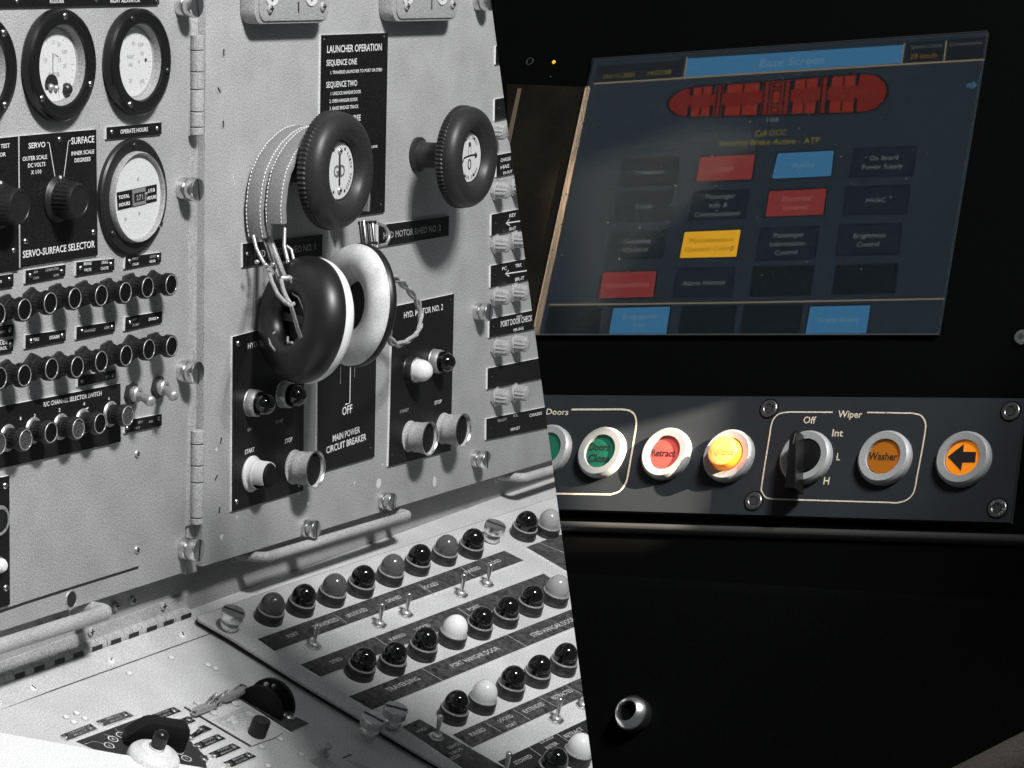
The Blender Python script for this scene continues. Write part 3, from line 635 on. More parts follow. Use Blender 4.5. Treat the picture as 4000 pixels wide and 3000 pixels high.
# handwheels
def wheel(x, y, hc, sc, label, txt, bar, mid):
    M = DOOR.fr(x, y, hc, 0, sc); T = thing('handwheel', label, 'handwheel', M, 'dark rubber handwheels on the door')
    hc = hc/sc; R, t = 32.5, 10.8
    MB().lathe([(15, 0), (15, 3), (12, 4), (11, 8), (11, hc-8)], 36, RUBBER).build('hub', T)
    p = [(24, hc-9)] + [(R+t*math.cos(math.radians(a)), hc+t*math.sin(math.radians(a))) for a in range(-70, 150, 11)] + [(R-t*.95, hc+2), (24.5, hc+1), (23.6, hc+1.8), (22.6, hc+1.2), (21.5, hc+1)]
    MB().lathe(p, 80, RUBBER).lathe([(0, hc-9), (24, hc-9)], 40, RUBBER).build('rim', T, smooth=50)
    MB().lathe([(R+t*.55, hc-t*1.02), (R+t*1.0, hc-t*.75), (R+t*1.02, hc-t*.25), (R+t*.9, hc)], 150, RUBBER, flute=(.014, 1, 2)).build('knurled_band', T, smooth=0)
    MB().lathe([(21.4, hc), (21.4, hc+1.6), (20.8, hc+2), (0, hc+2)], 64, DIAL).build('disc', T)
    mb = MB(); z = hc+2.12
    def ring(s_, r, a0, stp, sz, flip=1):
        for k, ch in enumerate(s_):
            a = math.radians(a0 - k*stp*flip); T_ = (r*math.cos(a), r*math.sin(a))
            if ch != ' ': mb.text(ch, *T_, sz*.6, sz, z, DARKINK, math.degrees(a)-90*flip)
    for s_, a0, fl in txt: ring(s_, 17.3, a0, 9.4, 3.0, fl)
    if mid == 'slot':
        mb.text('G', -4.6, 0, 7, 9, z, mat('grey_ink2', .14, .6), bold=.03); mb.text('D', 4.6, 0, 7, 9, z, mat('grey_ink2', .14, .6), bold=.03)
        mb.box(-.9, .9, -11, 11, z, z+.4, DARKM)
    else:
        mb.ribbon([(2.6*math.cos(a), -6+4*math.sin(a)) for a in [i*math.pi/8 for i in range(16)]], 1.5, z, DARKM, True)
        mb.ribbon([(-2.4, 1), (-2.4, 9), (0, 11.5), (2.4, 9), (2.4, 1)], .6, z, DARKM)
        mb.ribbon([(-13, -4), (-10, 0), (0, 1.4), (9, 1.6), (11, 3)], 1.6, z+.05, DARKM)
        mb.lathe([(2.2, 0), (0, .4)], 14, DARKM, Matrix.Translation((0, 11, z))).lathe([(2.4, 0), (0, .4)], 14, DARKM, Matrix.Translation((11.5, 1, z)))
    for a in (62, 118, -62, -118): mb.prism([(17.6*math.cos(math.radians(a+d)) * e, 17.6*math.sin(math.radians(a+d))*e) for d, e in ((-5, 1), (0, 1.08), (5, 1), (0, .9))], z-.05, z, DARKINK)
    mb.build('disc_markings', T, smooth=0)
    if mid == 'slot':
        for s_ in (1, -1): screw_mb(2.7, M=Matrix.Translation((0, 14.5*s_, hc+2)), cross=False, slot=True, m=STEEL).build('screw', T)
    return M
MW = wheel(1316, 666, 46, 1.0, 'dark handwheel with the headphones hanging from it, over the launcher plate', [('RAISE SPEED', 44, 1), ('LOWER', 206, 1)], 0, 'slot')
wheel(1826, 614, 46, .94, 'bare dark handwheel right of the launcher plate', [('RAISE SPEED', 132, 1), ('LOWER SPEED', 228, -1)], 0, 'bar')

# ------------------------------------------------------------------ headphones
M = DOOR.fr(1104, 660, 0)
HP = thing('headphones', 'pair of headphones with webbing headband hung over the left handwheel', 'headphones', M)
def lw(x, y, h): return L2(M, DOOR.hit(x, y, h))
OUT1 = [(1142, 513), (1114, 521), (1088, 537), (1047, 575), (1015, 622), (989, 677), (977, 731), (969, 811), (972, 870), (980, 918)]
def strap(h0, h1, cutn, shrink):
    pts = [lw(x, y, 2) for x, y in OUT1]
    pts = [Vector((p.x*shrink, p.y*shrink + (0 if shrink == 1 else 1), 0)) for p in pts]
    pts = pts[:cutn]
    top = pts[0]
    right = [Vector((2*top.x - p.x, p.y, 0)) for p in pts[1:]][::-1]
    path = right[::-1]; path = [Vector((2*top.x-p.x, p.y, 0)) for p in pts][::-1] + pts[1:]
    th = 4.2; mb = MB(); vs = []; n = len(path); sec = []
    w_ = h1-h0
    prof = [(0, h0+1), (-.2, h0+.3), (th*.6, h0), (th, h0+1.2), (th*1.12, h0+w_*.25), (th*1.15, h0+w_*.5), (th*1.12, h0+w_*.75), (th, h1-1.2), (th*.6, h1), (-.2, h1-.3), (0, h1-1)]
    m_ = len(prof)
    cx = top.x; cy = path[0].y
    for k, p in enumerate(path):
        t = (path[min(k+1, n-1)]-path[max(k-1, 0)]).normalized(); nn = Vector((-t.y, t.x, 0))
        if k == 0: s0 = 1 if (nn.x > 0) == (p.x > cx) else -1
        nn *= s0
        for a, b in prof: vs.append((p.x+nn.x*a, p.y+nn.y*a, b))
        sec.append((p, nn))
    fs = [(k*m_+j, k*m_+(j+1) % m_, (k+1)*m_+(j+1) % m_, (k+1)*m_+j) for k in range(n-1) for j in range(m_)]
    fs += [tuple(range(m_)), tuple((n-1)*m_+j for j in range(m_))[::-1]]
    mb.faces(vs, fs, CLOTH); o = mb.build('headband_strap', HP, smooth=50)
    st = MB()
    for z in (h0+1.6, h1-2.2):
        for k in range(n-1):
            L = (sec[k+1][0]-sec[k][0]).length; c = max(1, int(L/2.6))
            for i in range(c):
                a = (i+.15)/c; b = (i+.72)/c
                P = [sec[k][0].lerp(sec[k+1][0], f) + sec[k][1].lerp(sec[k+1][1], f)*(th*1.06) for f in (a, b)]
                st.tube([Vector((q.x, q.y, z)) for q in P], .42, 5)
    st.build('stitching', o, STITCH); return path
strap(1.5, 17, 10, 1.0)
strap(17.8, 34, 9, .985)
# cups
AX = ROT @ Vector((-.77, .09, .63)).normalized()
c1 = DOOR.hit(1204, 1251, 47)
d_ = ray(1382, 1191).normalized(); z1 = (c1-CAM).length
c2 = CAM + d_*(z1 + .026)
def cupM(c, ax):
    up = (Z - ax*Z.dot(ax)).normalized(); xx = up.cross(ax)
    W = Matrix.Translation(c) @ Matrix((xx, up, ax)).transposed().to_4x4() @ Matrix.Scale(.001, 4); return M.inverted() @ W
AX2 = ROT @ Vector((-.79, .06, .61)).normalized()
m1, m2 = cupM(c1, AX), cupM(c2, AX2)
R = 244*(c1-CAM).length/F*1000
k = R/46
def sc_(p): return [(a*k, b*k) for a, b in p]
cup1 = MB().lathe(sc_([(46, -1), (47, 2), (47, 6), (45.2, 12), (40.5, 17.5), (34, 20.5), (28, 21.5), (22, 20), (18.5, 16.5), (17.2, 11), (16.8, 6), (0, 6)]), 72, LEATH, m1).build('ear_cup', HP, smooth=60)
MB().lathe(sc_([(44, -6.4), (45.8, -6), (46.6, -3.5), (46.4, -1), (44, .2)]), 72, mat('white_piping', .78, .5), m1).build('seam_ring', cup1)
MB().lathe(sc_([(45, -5), (44, -9), (38, -14), (30, -16), (22, -14), (15, -8), (14, -3)]), 64, CUSH, m1).build('cushion', cup1)
br = MB().box(-17*k, 17*k, -3*k, 3*k, 6*k, 11*k, DARKM, m1)
br.tube([m1 @ Vector((-15*k, -12*k, 17*k)), m1 @ Vector((-17*k, -18*k, 20*k)), m1 @ Vector((-12*k, -22*k, 21.5*k)), m1 @ Vector((-4*k, -25*k, 22.5*k))], .9, 8, STEEL)
br.tube([m1 @ Vector((2*k, -14*k, 17*k)), m1 @ Vector((6*k, -18*k, 19*k)), m1 @ Vector((12*k, -17*k, 19.5*k))], .9, 8, STEEL)
br.tube([m1 @ Vector((0, 18*k, 17*k)), m1 @ Vector((8*k, 16*k, 17*k)), m1 @ Vector((15*k, 9*k, 16*k)), m1 @ Vector((17.5*k, 2*k, 14*k))], .8, 8, STEEL)
br.build('bracket', cup1)
cup2 = MB().lathe(sc_([(45.5, -1), (46.6, -3), (46.2, -6), (42, -9.5), (34, -11), (24, -12), (0, -12)]), 72, LEATH, m2).build('ear_cup', HP, smooth=60)
MB().lathe(sc_([(45, -2), (45.6, 1), (44, 5), (39, 8.5), (33, 9.5), (26, 8), (20.5, 4.5), (18.6, 0), (18, -5)]), 72, CUSH, m2).build('cushion', cup2, smooth=80)
MB().lathe(sc_([(18.5, -4), (8, -4.5), (0, -4.5)]), 32, mat('foam_dark', .012, .8), m2).build('foam', cup2)
# slider hardware, left: polished clip between strap and cup
sl = MB()
def hp(pts, r, m, seg=10): sl.tube([lw(x, y, h) for x, y, h in pts], r, seg, m)
hp([(1034, 920, 10), (1062, 1005, 20), (1092, 1075, 32), (1098, 1092, 36)], 3.0, CHROME, 16)
hp([(1054, 930, 15), (1082, 1005, 24), (1110, 1080, 36), (1113, 1090, 38)], 2.0, STEEL, 14)
hp([(1045, 960, 21), (1075, 1050, 33)], .8, DARKM)
hp([(990, 920, 8), (1001, 968, 12), (1020, 1008, 16), (1042, 1044, 22)], 1.3, STEEL)
hp([(1112, 890, 24), (1110, 960, 26), (1122, 1010, 30), (1135, 1050, 34)], 1.4, STEEL)
hp([(1118, 960, 27), (1138, 975, 30), (1146, 1010, 33), (1152, 1060, 37), (1146, 1085, 38)], 1.2, STEEL)
hp([(1098, 1088, 36), (1128, 1086, 40), (1144, 1098, 41)], 2.4, STEEL)
for x, y, h in ((1004, 1023, 18), (1038, 1035, 22), (1125, 1022, 33), (1142, 1098, 42), (1067, 1033, 34)):
    sl.ball(lw(x, y, h), 1.8, CHROME)
sl.build('slider', HP, smooth=60)
wr = MB()
CORD = mat('cord_cover', .36, .7, grain=.4)
wr.tube([lw(*p) for p in ((1048, 1052, 24), (1062, 1100, 40), (1085, 1150, 62), (1115, 1183, 76), (1140, 1196, 78))], 1.5, 10, CORD)
wr.tube([lw(*p) for p in ((1098, 1095, 40), (1106, 1130, 55), (1120, 1165, 70), (1135, 1188, 77), (1148, 1186, 78))], 1.6, 10, CORD)
wr.tube([lw(*p) for p in ((1136, 1192, 78), (1150, 1240, 76), (1164, 1290, 72), (1174, 1315, 66))], 1.4, 10, CORD)
wr.build('earphone_wire', HP, smooth=60)
# right-hand strap end and slider
sl = MB()
for x in (1412, 1426, 1442, 1460): hp([(x-6, 865, 34), (x, 925, 38), (x+4, 962, 42)], 1.2 if x != 1426 else 1.7, CHROME if x in (1426, 1460) else DARKM)
hp([(1404, 872, 34), (1466, 868, 34)], 1.5, DARKM); hp([(1408, 956, 40), (1470, 950, 41)], 1.6, DARKM)
hp([(1479, 874, 34), (1502, 882, 35), (1516, 905, 36), (1520, 930, 37), (1508, 955, 38), (1482, 960, 39)], 1.3, STEEL)
hp([(1424, 960, 42), (1440, 1000, 48), (1447, 1010, 50)], 1.2, CORD); hp([(1452, 958, 42), (1462, 990, 47), (1455, 1012, 50)], 1.2, CORD)
sl.build('slider', HP, smooth=60)
# twisted lead of the far cup
tw = MB(); P = [lw(*p) for p in ((1492, 1092, 70), (1516, 1083, 66), (1548, 1090, 60), (1574, 1108, 54), (1602, 1138, 48), (1626, 1170, 44), (1640, 1210, 42), (1643, 1250, 42), (1636, 1290, 44), (1612, 1318, 48), (1580, 1338, 54), (1550, 1346, 60), (1524, 1328, 64), (1519, 1295, 68))]
def sm(P, n=6):
    o = []
    for k in range(len(P)-1):
        a, b, c, d = P[max(k-1, 0)], P[k], P[k+1], P[min(k+2, len(P)-1)]
        for i in range(n):
            t = i/n; o.append(.5*((2*b)+(c-a)*t+(2*a-5*b+4*c-d)*t*t+(-a+3*b-3*c+d)*t**3))
    return o+[P[-1]]
Q = sm(P); 
for ph in (0, math.pi):
    tw.tube([q + Vector((math.cos(i*.42+ph), math.sin(i*.42+ph), math.sin(i*.42+ph)*.6))*1.5 for i, q in enumerate(Q)], 1.55, 9, CORD)
tw.build('twisted_cable', HP, smooth=70)

# ================================================================== sloping desk, left half
M = DESK.fr(300, 2800)
desk = thing('sloping_desk', 'pale grey sloping desk top hinged below the instrument panel', 'desk', M)
q = [tuple(L2(M, DESK.hit(x, y)).xy) for x, y in ((-500, 2900), (-500, 2820), (720, 2398), (790, 2400), (2600, 1780), (3300, 3600), (900, 4200), (-900, 4000))]
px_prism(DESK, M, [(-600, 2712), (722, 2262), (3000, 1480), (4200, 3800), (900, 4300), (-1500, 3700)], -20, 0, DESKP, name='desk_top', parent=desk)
g = [tuple(L2(M, DESK.hit(x, y)).xy) for x, y in ((-60, 2794), (13, 2767), (800, 2483), (822, 2475))]
MB().ribbon(g, 1.0, .05, DARKINK).build('seam', desk, smooth=0)
panel_bits(desk, DESK, M, [(432, 2585), (711, 2486), (129, 2694), (-10, 2750)], 18, mat('desk_screw', .78, .35, .15), cross=False, slot=True, hh=.6, gap=True)
panel_bits(desk, DESK, M, [(669, 2571), (504, 2632), (257, 2803), (299, 2788), (287, 2822), (331, 2808), (812, 2599), (842, 2614), (1176, 2949), (1047, 2993), (1094, 2889), (1022, 2920)], 12, mat('desk_screw', .78), cross=False, hh=.55, name='rivet', gap=True)
# piano hinge
M = DESK.fr(350, 2530); T = thing('hinge', 'long grey piano hinge joining the desk to the cabinet front', 'hinge', M)
sl_ = [(180, 2580), (278, 2542), (368, 2509), (461, 2470), (550, 2437), (636, 2405)]
A = L2(M, DESK.hit(-120, 2686, 2)); B = L2(M, DESK.hit(728, 2388, 2)); n_ = 24
dx = (B-A)/n_
for k in range(n_):
    a, b = A+dx*(k+.03), A+dx*(k+.97); T_ = 4.6 if k % 2 else 5.2
    ang = [math.radians(10*i) for i in range(0, 19)]
    mb = MB(); rr = 5.4
    vs = []
    for e in (a, b):
        pts = [(rr*math.cos(t), rr*math.sin(t)) for t in ang]
        pts += ([(-rr, -1), (rr, -1)])
        vs += [(e.x, e.y+y_, z_) for y_, z_ in pts]
    m_ = len(ang)+2
    fs = [(j, (j+1) % m_, m_+(j+1) % m_, m_+j) for j in range(m_)] + [tuple(range(m_))[::-1], tuple(m_+j for j in range(m_))]
    mb.faces(vs, fs, PAINT)
    # notch beside each knuckle, alternately towards the cabinet and the desk
    s_ = 1 if k % 2 else -1
    mb.build('knuckle', T, smooth=40)
for off, t0_, t1_, lst in ((0, 140, 178, (55, 132, 211, 284, 358, 431, 501, 571, 638, 706)), (0, 22, 62, (75, 149, 226, 299, 372, 444, 515, 583, 650, 715))):
    for x in lst:
        f_ = lambda xx: A.lerp(B, (L2(M, DESK.hit(xx, 2686 - (xx+120)*298/848, 2)).x - A.x)/(B.x-A.x))
        a, b = f_(x-20), f_(x+20); vs = []
        tt_ = [math.radians(t0_+(t1_-t0_)*i/6) for i in range(7)]
        for e in (a, b): vs += [(e.x, e.y+5.62*math.cos(t), max(.3, 5.62*math.sin(t))) for t in tt_]
        MB().faces(vs, [(j, j+1, 8+j, 7+j) for j in range(6)], DARKINK).build('gap', T, smooth=0)
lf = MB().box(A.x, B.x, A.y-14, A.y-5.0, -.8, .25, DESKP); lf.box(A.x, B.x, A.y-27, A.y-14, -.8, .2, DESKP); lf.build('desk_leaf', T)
Mb = BACK.fr(350, 2480); bf = [tuple(L2(Mb, BACK.hit(x, y)).xy) for x, y in ((-120, 2630), (722, 2318), (727, 2384), (-120, 2682))]
lf = MB().prism(bf, 0, 1.6, PAINT).build('cabinet_leaf', T, M=Mb)
for x, y in ((443, 2366), (516, 2344), (628, 2366), (157, 2448), (230, 2424), (345, 2466)):
    c = L2(Mb, BACK.hit(x, y)); o = screw_mb(3.2, M=Mb @ Matrix.Translation((c.x, c.y, 1.6 if y > 2350 else .2)), m=PAINT).build('screw', T); o.matrix_parent_inverse = T.matrix_world.inverted()
lf_ = [o for o in T.children if o.name.startswith('cabinet_leaf')][0]

def p2(a, b, ox=0): return (ox+a/1.586, 2400+b/1.586)
gd = 'small label plates on the desk beside the white knob'
DL = [([p2(372, 748), p2(560, 676), p2(606, 708), p2(418, 782)], 'pale label plate nearest the white sheet, left of the octagonal plate', 'LAUNCH', 'SELECT', GREYL),
      ([p2(592, 662), p2(775, 598), p2(830, 628), p2(645, 692)], 'label plate above the octagonal plate, second from the left', 'MISSILE', 'SELECT', GREYL),
      ([p2(905, 634), p2(1075, 572), p2(1125, 600), p2(955, 664)], 'dark label plate at the head of the column of five', 'TEST RUN', 'CHECK', BLACKL),
      ([p2(1028, 683), p2(1165, 630), p2(1215, 660), p2(1080, 714)], 'dark label plate second in the column of five', 'ROLL', 'CHANNEL', BLACKL),
      ([p2(70, 748, 700), p2(150, 684, 700), p2(205, 710, 700), p2(60, 780, 700)], 'dark label plate third in the column of five', 'PITCH', 'CHECK', BLACKL),
      ([p2(85, 805, 700), p2(238, 740, 700), p2(290, 768, 700), p2(137, 834, 700)], 'dark label plate fourth in the column of five', 'YAW RATE', 'CHECK', BLACKL),
      ([p2(180, 862, 700), p2(330, 798, 700), p2(385, 826, 700), p2(235, 890, 700)], 'dark label plate fifth in the column, before the lowest', 'CODE', 'BEACON', BLACKL),
      ([p2(270, 918, 700), p2(425, 852, 700), p2(480, 880, 700), p2(325, 946, 700)], 'lowest dark label plate between the octagonal plate and the rivets', 'BEACON ARM', 'SELECTED', BLACKL)]
for q_, lb, t1, t2, fm in DL:
    c = ((q_[0][0]+q_[2][0])/2, (q_[0][1]+q_[2][1])/2)
    ex = Vector(q_[1])-Vector(q_[0])
    s1 = (q_[0][0]*.55+q_[3][0]*.45 + ex.x*.10, q_[0][1]*.55+q_[3][1]*.45 + ex.y*.10); s2 = (s1[0]+ex.x*.8, s1[1]+ex.y*.8)
    plate(DESK, q_, lb, [(t1, c[0]-6, c[1]-6, ex.length*.44, 9), (t2, c[0]+6, c[1]+4, ex.length*.44, 9)], [(*s1, 13), (*s2, 13)], t=2.0, face=fm, edge=WHITE, tm=LETTERD, group=gd, smat=CHROME)
# octagonal plate with the rotary selector
M = DESK.fr(600, 2900); T = thing('selector_plate', 'dark angular plate with circled numbers under the white-topped selector', 'selector plate', M)
op = [p2(465, 797), p2(870, 648), p2(1130, 745), p2(1260, 880), p2(1290, 1000), p2(1040, 1010), p2(700, 900)]
MB().prism([tuple(L2(M, DESK.hit(*p)).xy) for p in op], 0, 1.2, WHITE, mat('octagon_face', .022, .5, grain=.5, blot=.3)).build('plate_body', T, smooth=0)
mb = MB()
for (a, b) in ((700, 772), (676, 812), (750, 748), (1155, 893), (1105, 850)):
    p = L2(M, DESK.hit(*p2(a, b), 1.2)); mb.ribbon([(p.x+3.3*math.cos(i*math.pi/10), p.y+3.3*math.sin(i*math.pi/10)) for i in range(20)], .5, 1.3, LETTER, True)
    mb.text(str(random.randint(1, 9)), p.x, p.y, 1.6, 2.6, 1.3, LETTERD)
for l_ in ([(520, 806), (580, 786), (640, 800)], [(640, 740), (690, 757)], [(710, 708), (745, 735)], [(770, 740), (860, 660)], [(1120, 862), (1140, 850), (1128, 838)]):
    mb.ribbon([tuple(L2(M, DESK.hit(*p2(*p), 1.2)).xy) for p in l_], .45, 1.3, LETTERD)
mb.build('lettering', T, smooth=0)
for p in (p2(1260, 905), ):
    c = L2(M, DESK.hit(*p)); screw_mb(3, M=Matrix.Translation((c.x, c.y, 1.2))).build('screw', T)
# rotary selector with white top
bx, by = p2(962, 860); M = DESK.fr(bx, by, 12); T = thing('rotary_selector', 'white round selector with black button and black wing beside the white sheet', 'rotary selector', M)
R = 103*DESK.mm(bx, by)
MB().lathe([(R*.96, 1.2), (R, 3), (R, 8), (R*.96, 11), (R*.86, 13.2), (R*.62, 14.2), (R*.58, 15.2), (R*.3, 15.6), (R*.29, 17.2), (0, 17.2)], 64, DIAL).build('white_cap', T, smooth=45)
MB().lathe([(4.9, 17), (4.9, 24), (4.5, 26.4), (3.2, 28.2), (0, 29)], 36, BAKE).build('button', T, smooth=60)
a = [L2(M, DESK.hit(*p2(*p), 2)) for p in ((762, 778), (1128, 832))]; dv = (a[1]-a[0]); ang = math.atan2(dv.y, dv.x)
W_ = Matrix.Translation((a[0]+a[1])/2) @ Matrix.Rotation(ang, 4, 'Z'); L_ = dv.length
MB().prism([(-L_/2, 0), (-L_*.50, 6), (-L_*.26, 17), (-L_*.18, 18.5), (L_*.42, 18.5), (L_*.48, 17), (L_*.5, 13), (L_/2, 0)], -5.5, 5.5, mat('wing_black', .007, .5, spec=.3), M=W_ @ Matrix.Rotation(math.radians(90), 4, 'X')).build('wing', T, bevel=.8)
# thumbwheel pair
bx, by = p2(590, 600, 700); M = DESK.fr(bx, by, 0)
T = thing('thumbwheel', 'pair of black half-disc thumbwheels standing out of a slotted plate', 'thumbwheel', M)
def dl(a, b, h=0, ox=700): return L2(M, DESK.hit(*p2(a, b, ox), h))
MB().prism([tuple(dl(*p).xy) for p in ((330, 510), (372, 478), (802, 684), (688, 738))], 0, 1.2, WHITE, GREYL).build('base_plate', T, smooth=0)
for (p0, p1, nm) in (((372, 516), (632, 668), 'a'), ((450, 470), (704, 628), 'b')):
    a, b = dl(*p0), dl(*p1); dv = b-a; r = dv.length/2*1.0
    W_ = Matrix.Translation((a+b)/2) @ Matrix.Rotation(math.atan2(dv.y, dv.x), 4, 'Z') @ Matrix.Rotation(math.radians(90), 4, 'X')
    pts = [(r*math.cos(math.radians(t)), r*.96*math.sin(math.radians(t))) for t in range(0, 181, 6)]
    mb = MB().prism(pts, -1.6, 1.6, mat('wheel_black', .006, .45, spec=.2), M=W_)
    if nm == 'b':
        for t, rr in ((128, .72), (100, .68)): mb.lathe([(2.2, -1.7), (2.2, 2.0), (0, 2.4)], 14, CHROME, W_ @ Matrix.Translation((r*rr*math.cos(math.radians(t)), r*rr*math.sin(math.radians(t)), 0)))
    mb.build('half_disc', T)
for p in ((676, 646), (385, 480)):
    c = dl(*p); screw_mb(4.6, M=Matrix.Translation((c.x, c.y, 1.2)), cross=True).build('screw', T)
# hatch plate with knurled knob
M = DESK.fr(*p2(330, 680, 700)); T = thing('access_plate', 'thin grey hatch plate with small labels beside the thumbwheels', 'hatch plate', M)
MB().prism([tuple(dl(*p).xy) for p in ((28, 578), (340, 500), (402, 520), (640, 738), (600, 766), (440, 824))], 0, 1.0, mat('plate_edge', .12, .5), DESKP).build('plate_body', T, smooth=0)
MB().prism([tuple(dl(*p).xy) for p in ((205, 668), (410, 578), (512, 640), (425, 706), (345, 742))], 1.0, 1.6, WHITE, mat('pale_label', .42, .5, grain=.3, blot=.3)).build('pale_label', T, smooth=0)
mb = MB(); c = dl(320, 660); mb.text('TEST', c.x, c.y, 11, 3, 1.75, LETTER, 12)
mb.ribbon([tuple(dl(*p).xy) for p in ((30, 580), (440, 822))], 1.4, 1.1, DARKINK); mb.build('lettering', T, smooth=0)
for p in ((210, 624), (345, 566), (432, 632), (335, 678), (112, 560)):
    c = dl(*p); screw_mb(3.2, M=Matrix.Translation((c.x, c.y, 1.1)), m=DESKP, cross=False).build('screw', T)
bx, by = p2(500, 690, 700); M = DESK.fr(bx, by, 8); T = thing('knurled_control', 'small black knurled knob on the hatch plate', 'knob', M)
MB().lathe([(6.2, 1), (6.2, 12), (5.8, 13), (5.2, 13.4), (0, 13.4)], 44, BAKEM, flute=(.03, 0, 1)).build('knob_body', T)
# latch with coil
M = DESK.fr(*p2(240, 530, 700)); T = thing('spring_latch', 'metal rod latch with wire coil on the desk, left of the thumbwheels', 'latch', M)
MB().tube([dl(95, 606, 4), dl(215, 556, 5), dl(225, 552, 5)], 3.0, 16, STEEL).build('rod', T)
MB().lathe([(1.6, 0), (0, .2)], 10, DARKINK, Matrix.Translation(dl(93, 607, 5.0))).build('pin_hole', T)
MB().tube([dl(285, 515, 6), dl(352, 492, 6), dl(398, 470, 6)], 3.2, 16, STEEL).build('rod', T)
mb = MB()
for i, (a, b, rr) in enumerate(((190, 540, 7), (228, 545, 7.5), (265, 520, 7))):
    c = dl(a, b, 7); mb.tube([c + Vector((.4*rr*math.cos(t) , rr*.5*math.cos(t+1), rr*math.sin(t)+1)) for t in [j*math.pi/10 for j in range(21)]], .8, 8, STEEL)
mb.ball(dl(220, 545, 6), 3.5, DARKM); mb.build('coil', T, smooth=60)
MB().prism([tuple(dl(*p).xy) for p in ((285, 505), (385, 440), (420, 458), (395, 480), (300, 520))], 0, 1.5, STEEL, GREYL).build('mounting_tab', T)
# small standoff and dial at the bottom edge
M = DESK.fr(*p2(905, 822, 700), 6); T = thing('standoff_post', 'tiny metal post standing on the desk below the lamp panel edge', 'post', M)
MB().lathe([(4.6, 0), (4.2, 1.8), (2.4, 2.6), (2.2, 5), (4.2, 6), (4.4, 8), (2.5, 9.2), (0, 9.4)], 24, STEEL).build('post_body', T)
M = DESK.fr(*p2(900, 945, 700)); T = thing('scale_plate', 'pale plate with engraved scale cut by the bottom edge', 'scale plate', M)
MB().prism([tuple(dl(*p).xy) for p in ((795, 915), (880, 880), (1060, 990), (960, 1040))], 0, .8, WHITE, mat('pale_label', .42)).build('plate_body', T, smooth=0)
mb = MB().ribbon([tuple(dl(*p).xy) for p in ((1015, 890), (1068, 868))], 1.4, .1, DARKINK).prism([tuple(dl(*p).xy) for p in ((1035, 902), (1095, 912), (1190, 955), (1120, 960))], .02, .15, mat('grey_dot', .35)); mb.build('scale_marks', T, smooth=0)
# white sheet in the foreground
SH = Plane(DESK.hit(300, 2930, 9), X, DESK.n); M = SH.fr(200, 3000); T = thing('paper_sheet', 'blank white sheet lying across the lower left corner of the desk', 'paper', M)
MB().prism([tuple(L2(M, SH.hit(*p)).xy) for p in ((-500, 2768), (0, 2861), (480, 2948), (820, 3003), (1300, 3080), (1000, 3600), (-800, 3500))], -1.0, 0, SHEET).build('sheet', T, smooth=0)

# ================================================================== raised lamp panel
def g2(a, b): return (1500+a/1.586, 2000+b/1.586)
def g3(a, b): return (1500+a/1.586, 2400+b/1.586)
def g1(a, b): return (700+a/2.765, 2000+b/2.765)
M = LP.fr(1500, 2600)
T = thing('lamp_board', 'raised light grey sloping panel crowded with domed lamps and toggle switches', 'lamp panel', M)
px = [(769, 2408), (1100, 2290), (1700, 2095), (2600, 1800), (3300, 3300), (1950, 3180), (1733, 3000), (1480, 2848), (1180, 2668), (900, 2490), (778, 2420)]
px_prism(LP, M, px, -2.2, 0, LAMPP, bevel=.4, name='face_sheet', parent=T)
px_prism(LP.off(-2.4), M, px, -9.5, -2.3, mat('rubber_gasket', .02, .6, grain=.4), name='gasket', parent=T)
gs_ = 'engraved strips on the lamp panel'
EDG = mat('strip_core', .82, .5, grain=.2)
def strip(q, lb, tx, dv=(), sc=(), fm=None):
    c = Vector(q[0]).lerp(Vector(q[2]), .5)
    plate(LP, q, lb, tx, sc, t=1.4, face=fm or GREYL, edge=EDG, lines=[(d, .5) for d in dv], name='label_strip', cat='label strip', group=gs_, tm=mat('strip_letter', .42, .6, grain=.3), smat=DARKM, sr=9)
strip([(1006, 2496), (1970, 2151), (2046, 2189), (1071, 2543)], 'long dark strip reading PORT and TRAVERSED below the back row of lamps', [('PORT', 1143, 2480, 44, 19), ('TRAVERSED', 1272, 2434, 100, 20), ('UNLOCKED', 1392, 2393, 84, 20), ('OPENED', 1536, 2340, 60, 18), ('LOCKED', 1680, 2288, 60, 18), ('RAISED', 1846, 2226, 60, 18), ('LOCKED', 1928, 2197, 56, 17)],
      [[g1(1660, 1097), g1(1812, 1200)], [g2(215, 447), g2(312, 512)], [g2(480, 345), g2(560, 400)]], [(1050, 2508)])
strip([(1173, 2596), (2124, 2240), (2190, 2284), (1252, 2644)], 'long dark strip reading STBD behind the middle row of lamps', [('STBD', 1312, 2580, 46, 19), ('RAISED', 1552, 2488, 62, 18), ('LOCKED', 1650, 2450, 60, 18), ('PORT', 1850, 2374, 46, 18)],
      [[(1462, 2488), (1530, 2534)], [(1788, 2375), (1848, 2417)]], [(1215, 2614)])
strip([(1362, 2721), (2380, 2322), (2480, 2352), (1453, 2773)], 'long dark strip reading TRAVERSING and PORT HANGAR DOOR', [('TRAVERSING', 1573, 2672, 132, 24), ('PORT HANGAR DOOR', 1855, 2566, 196, 24), ('STBD HANGAR DOOR', 2160, 2450, 180, 24)],
      [[g3(235, 335), g3(365, 412)], [g2(760, 762), g2(882, 832)]], [(1418, 2736), (1698, 2615, 11)])
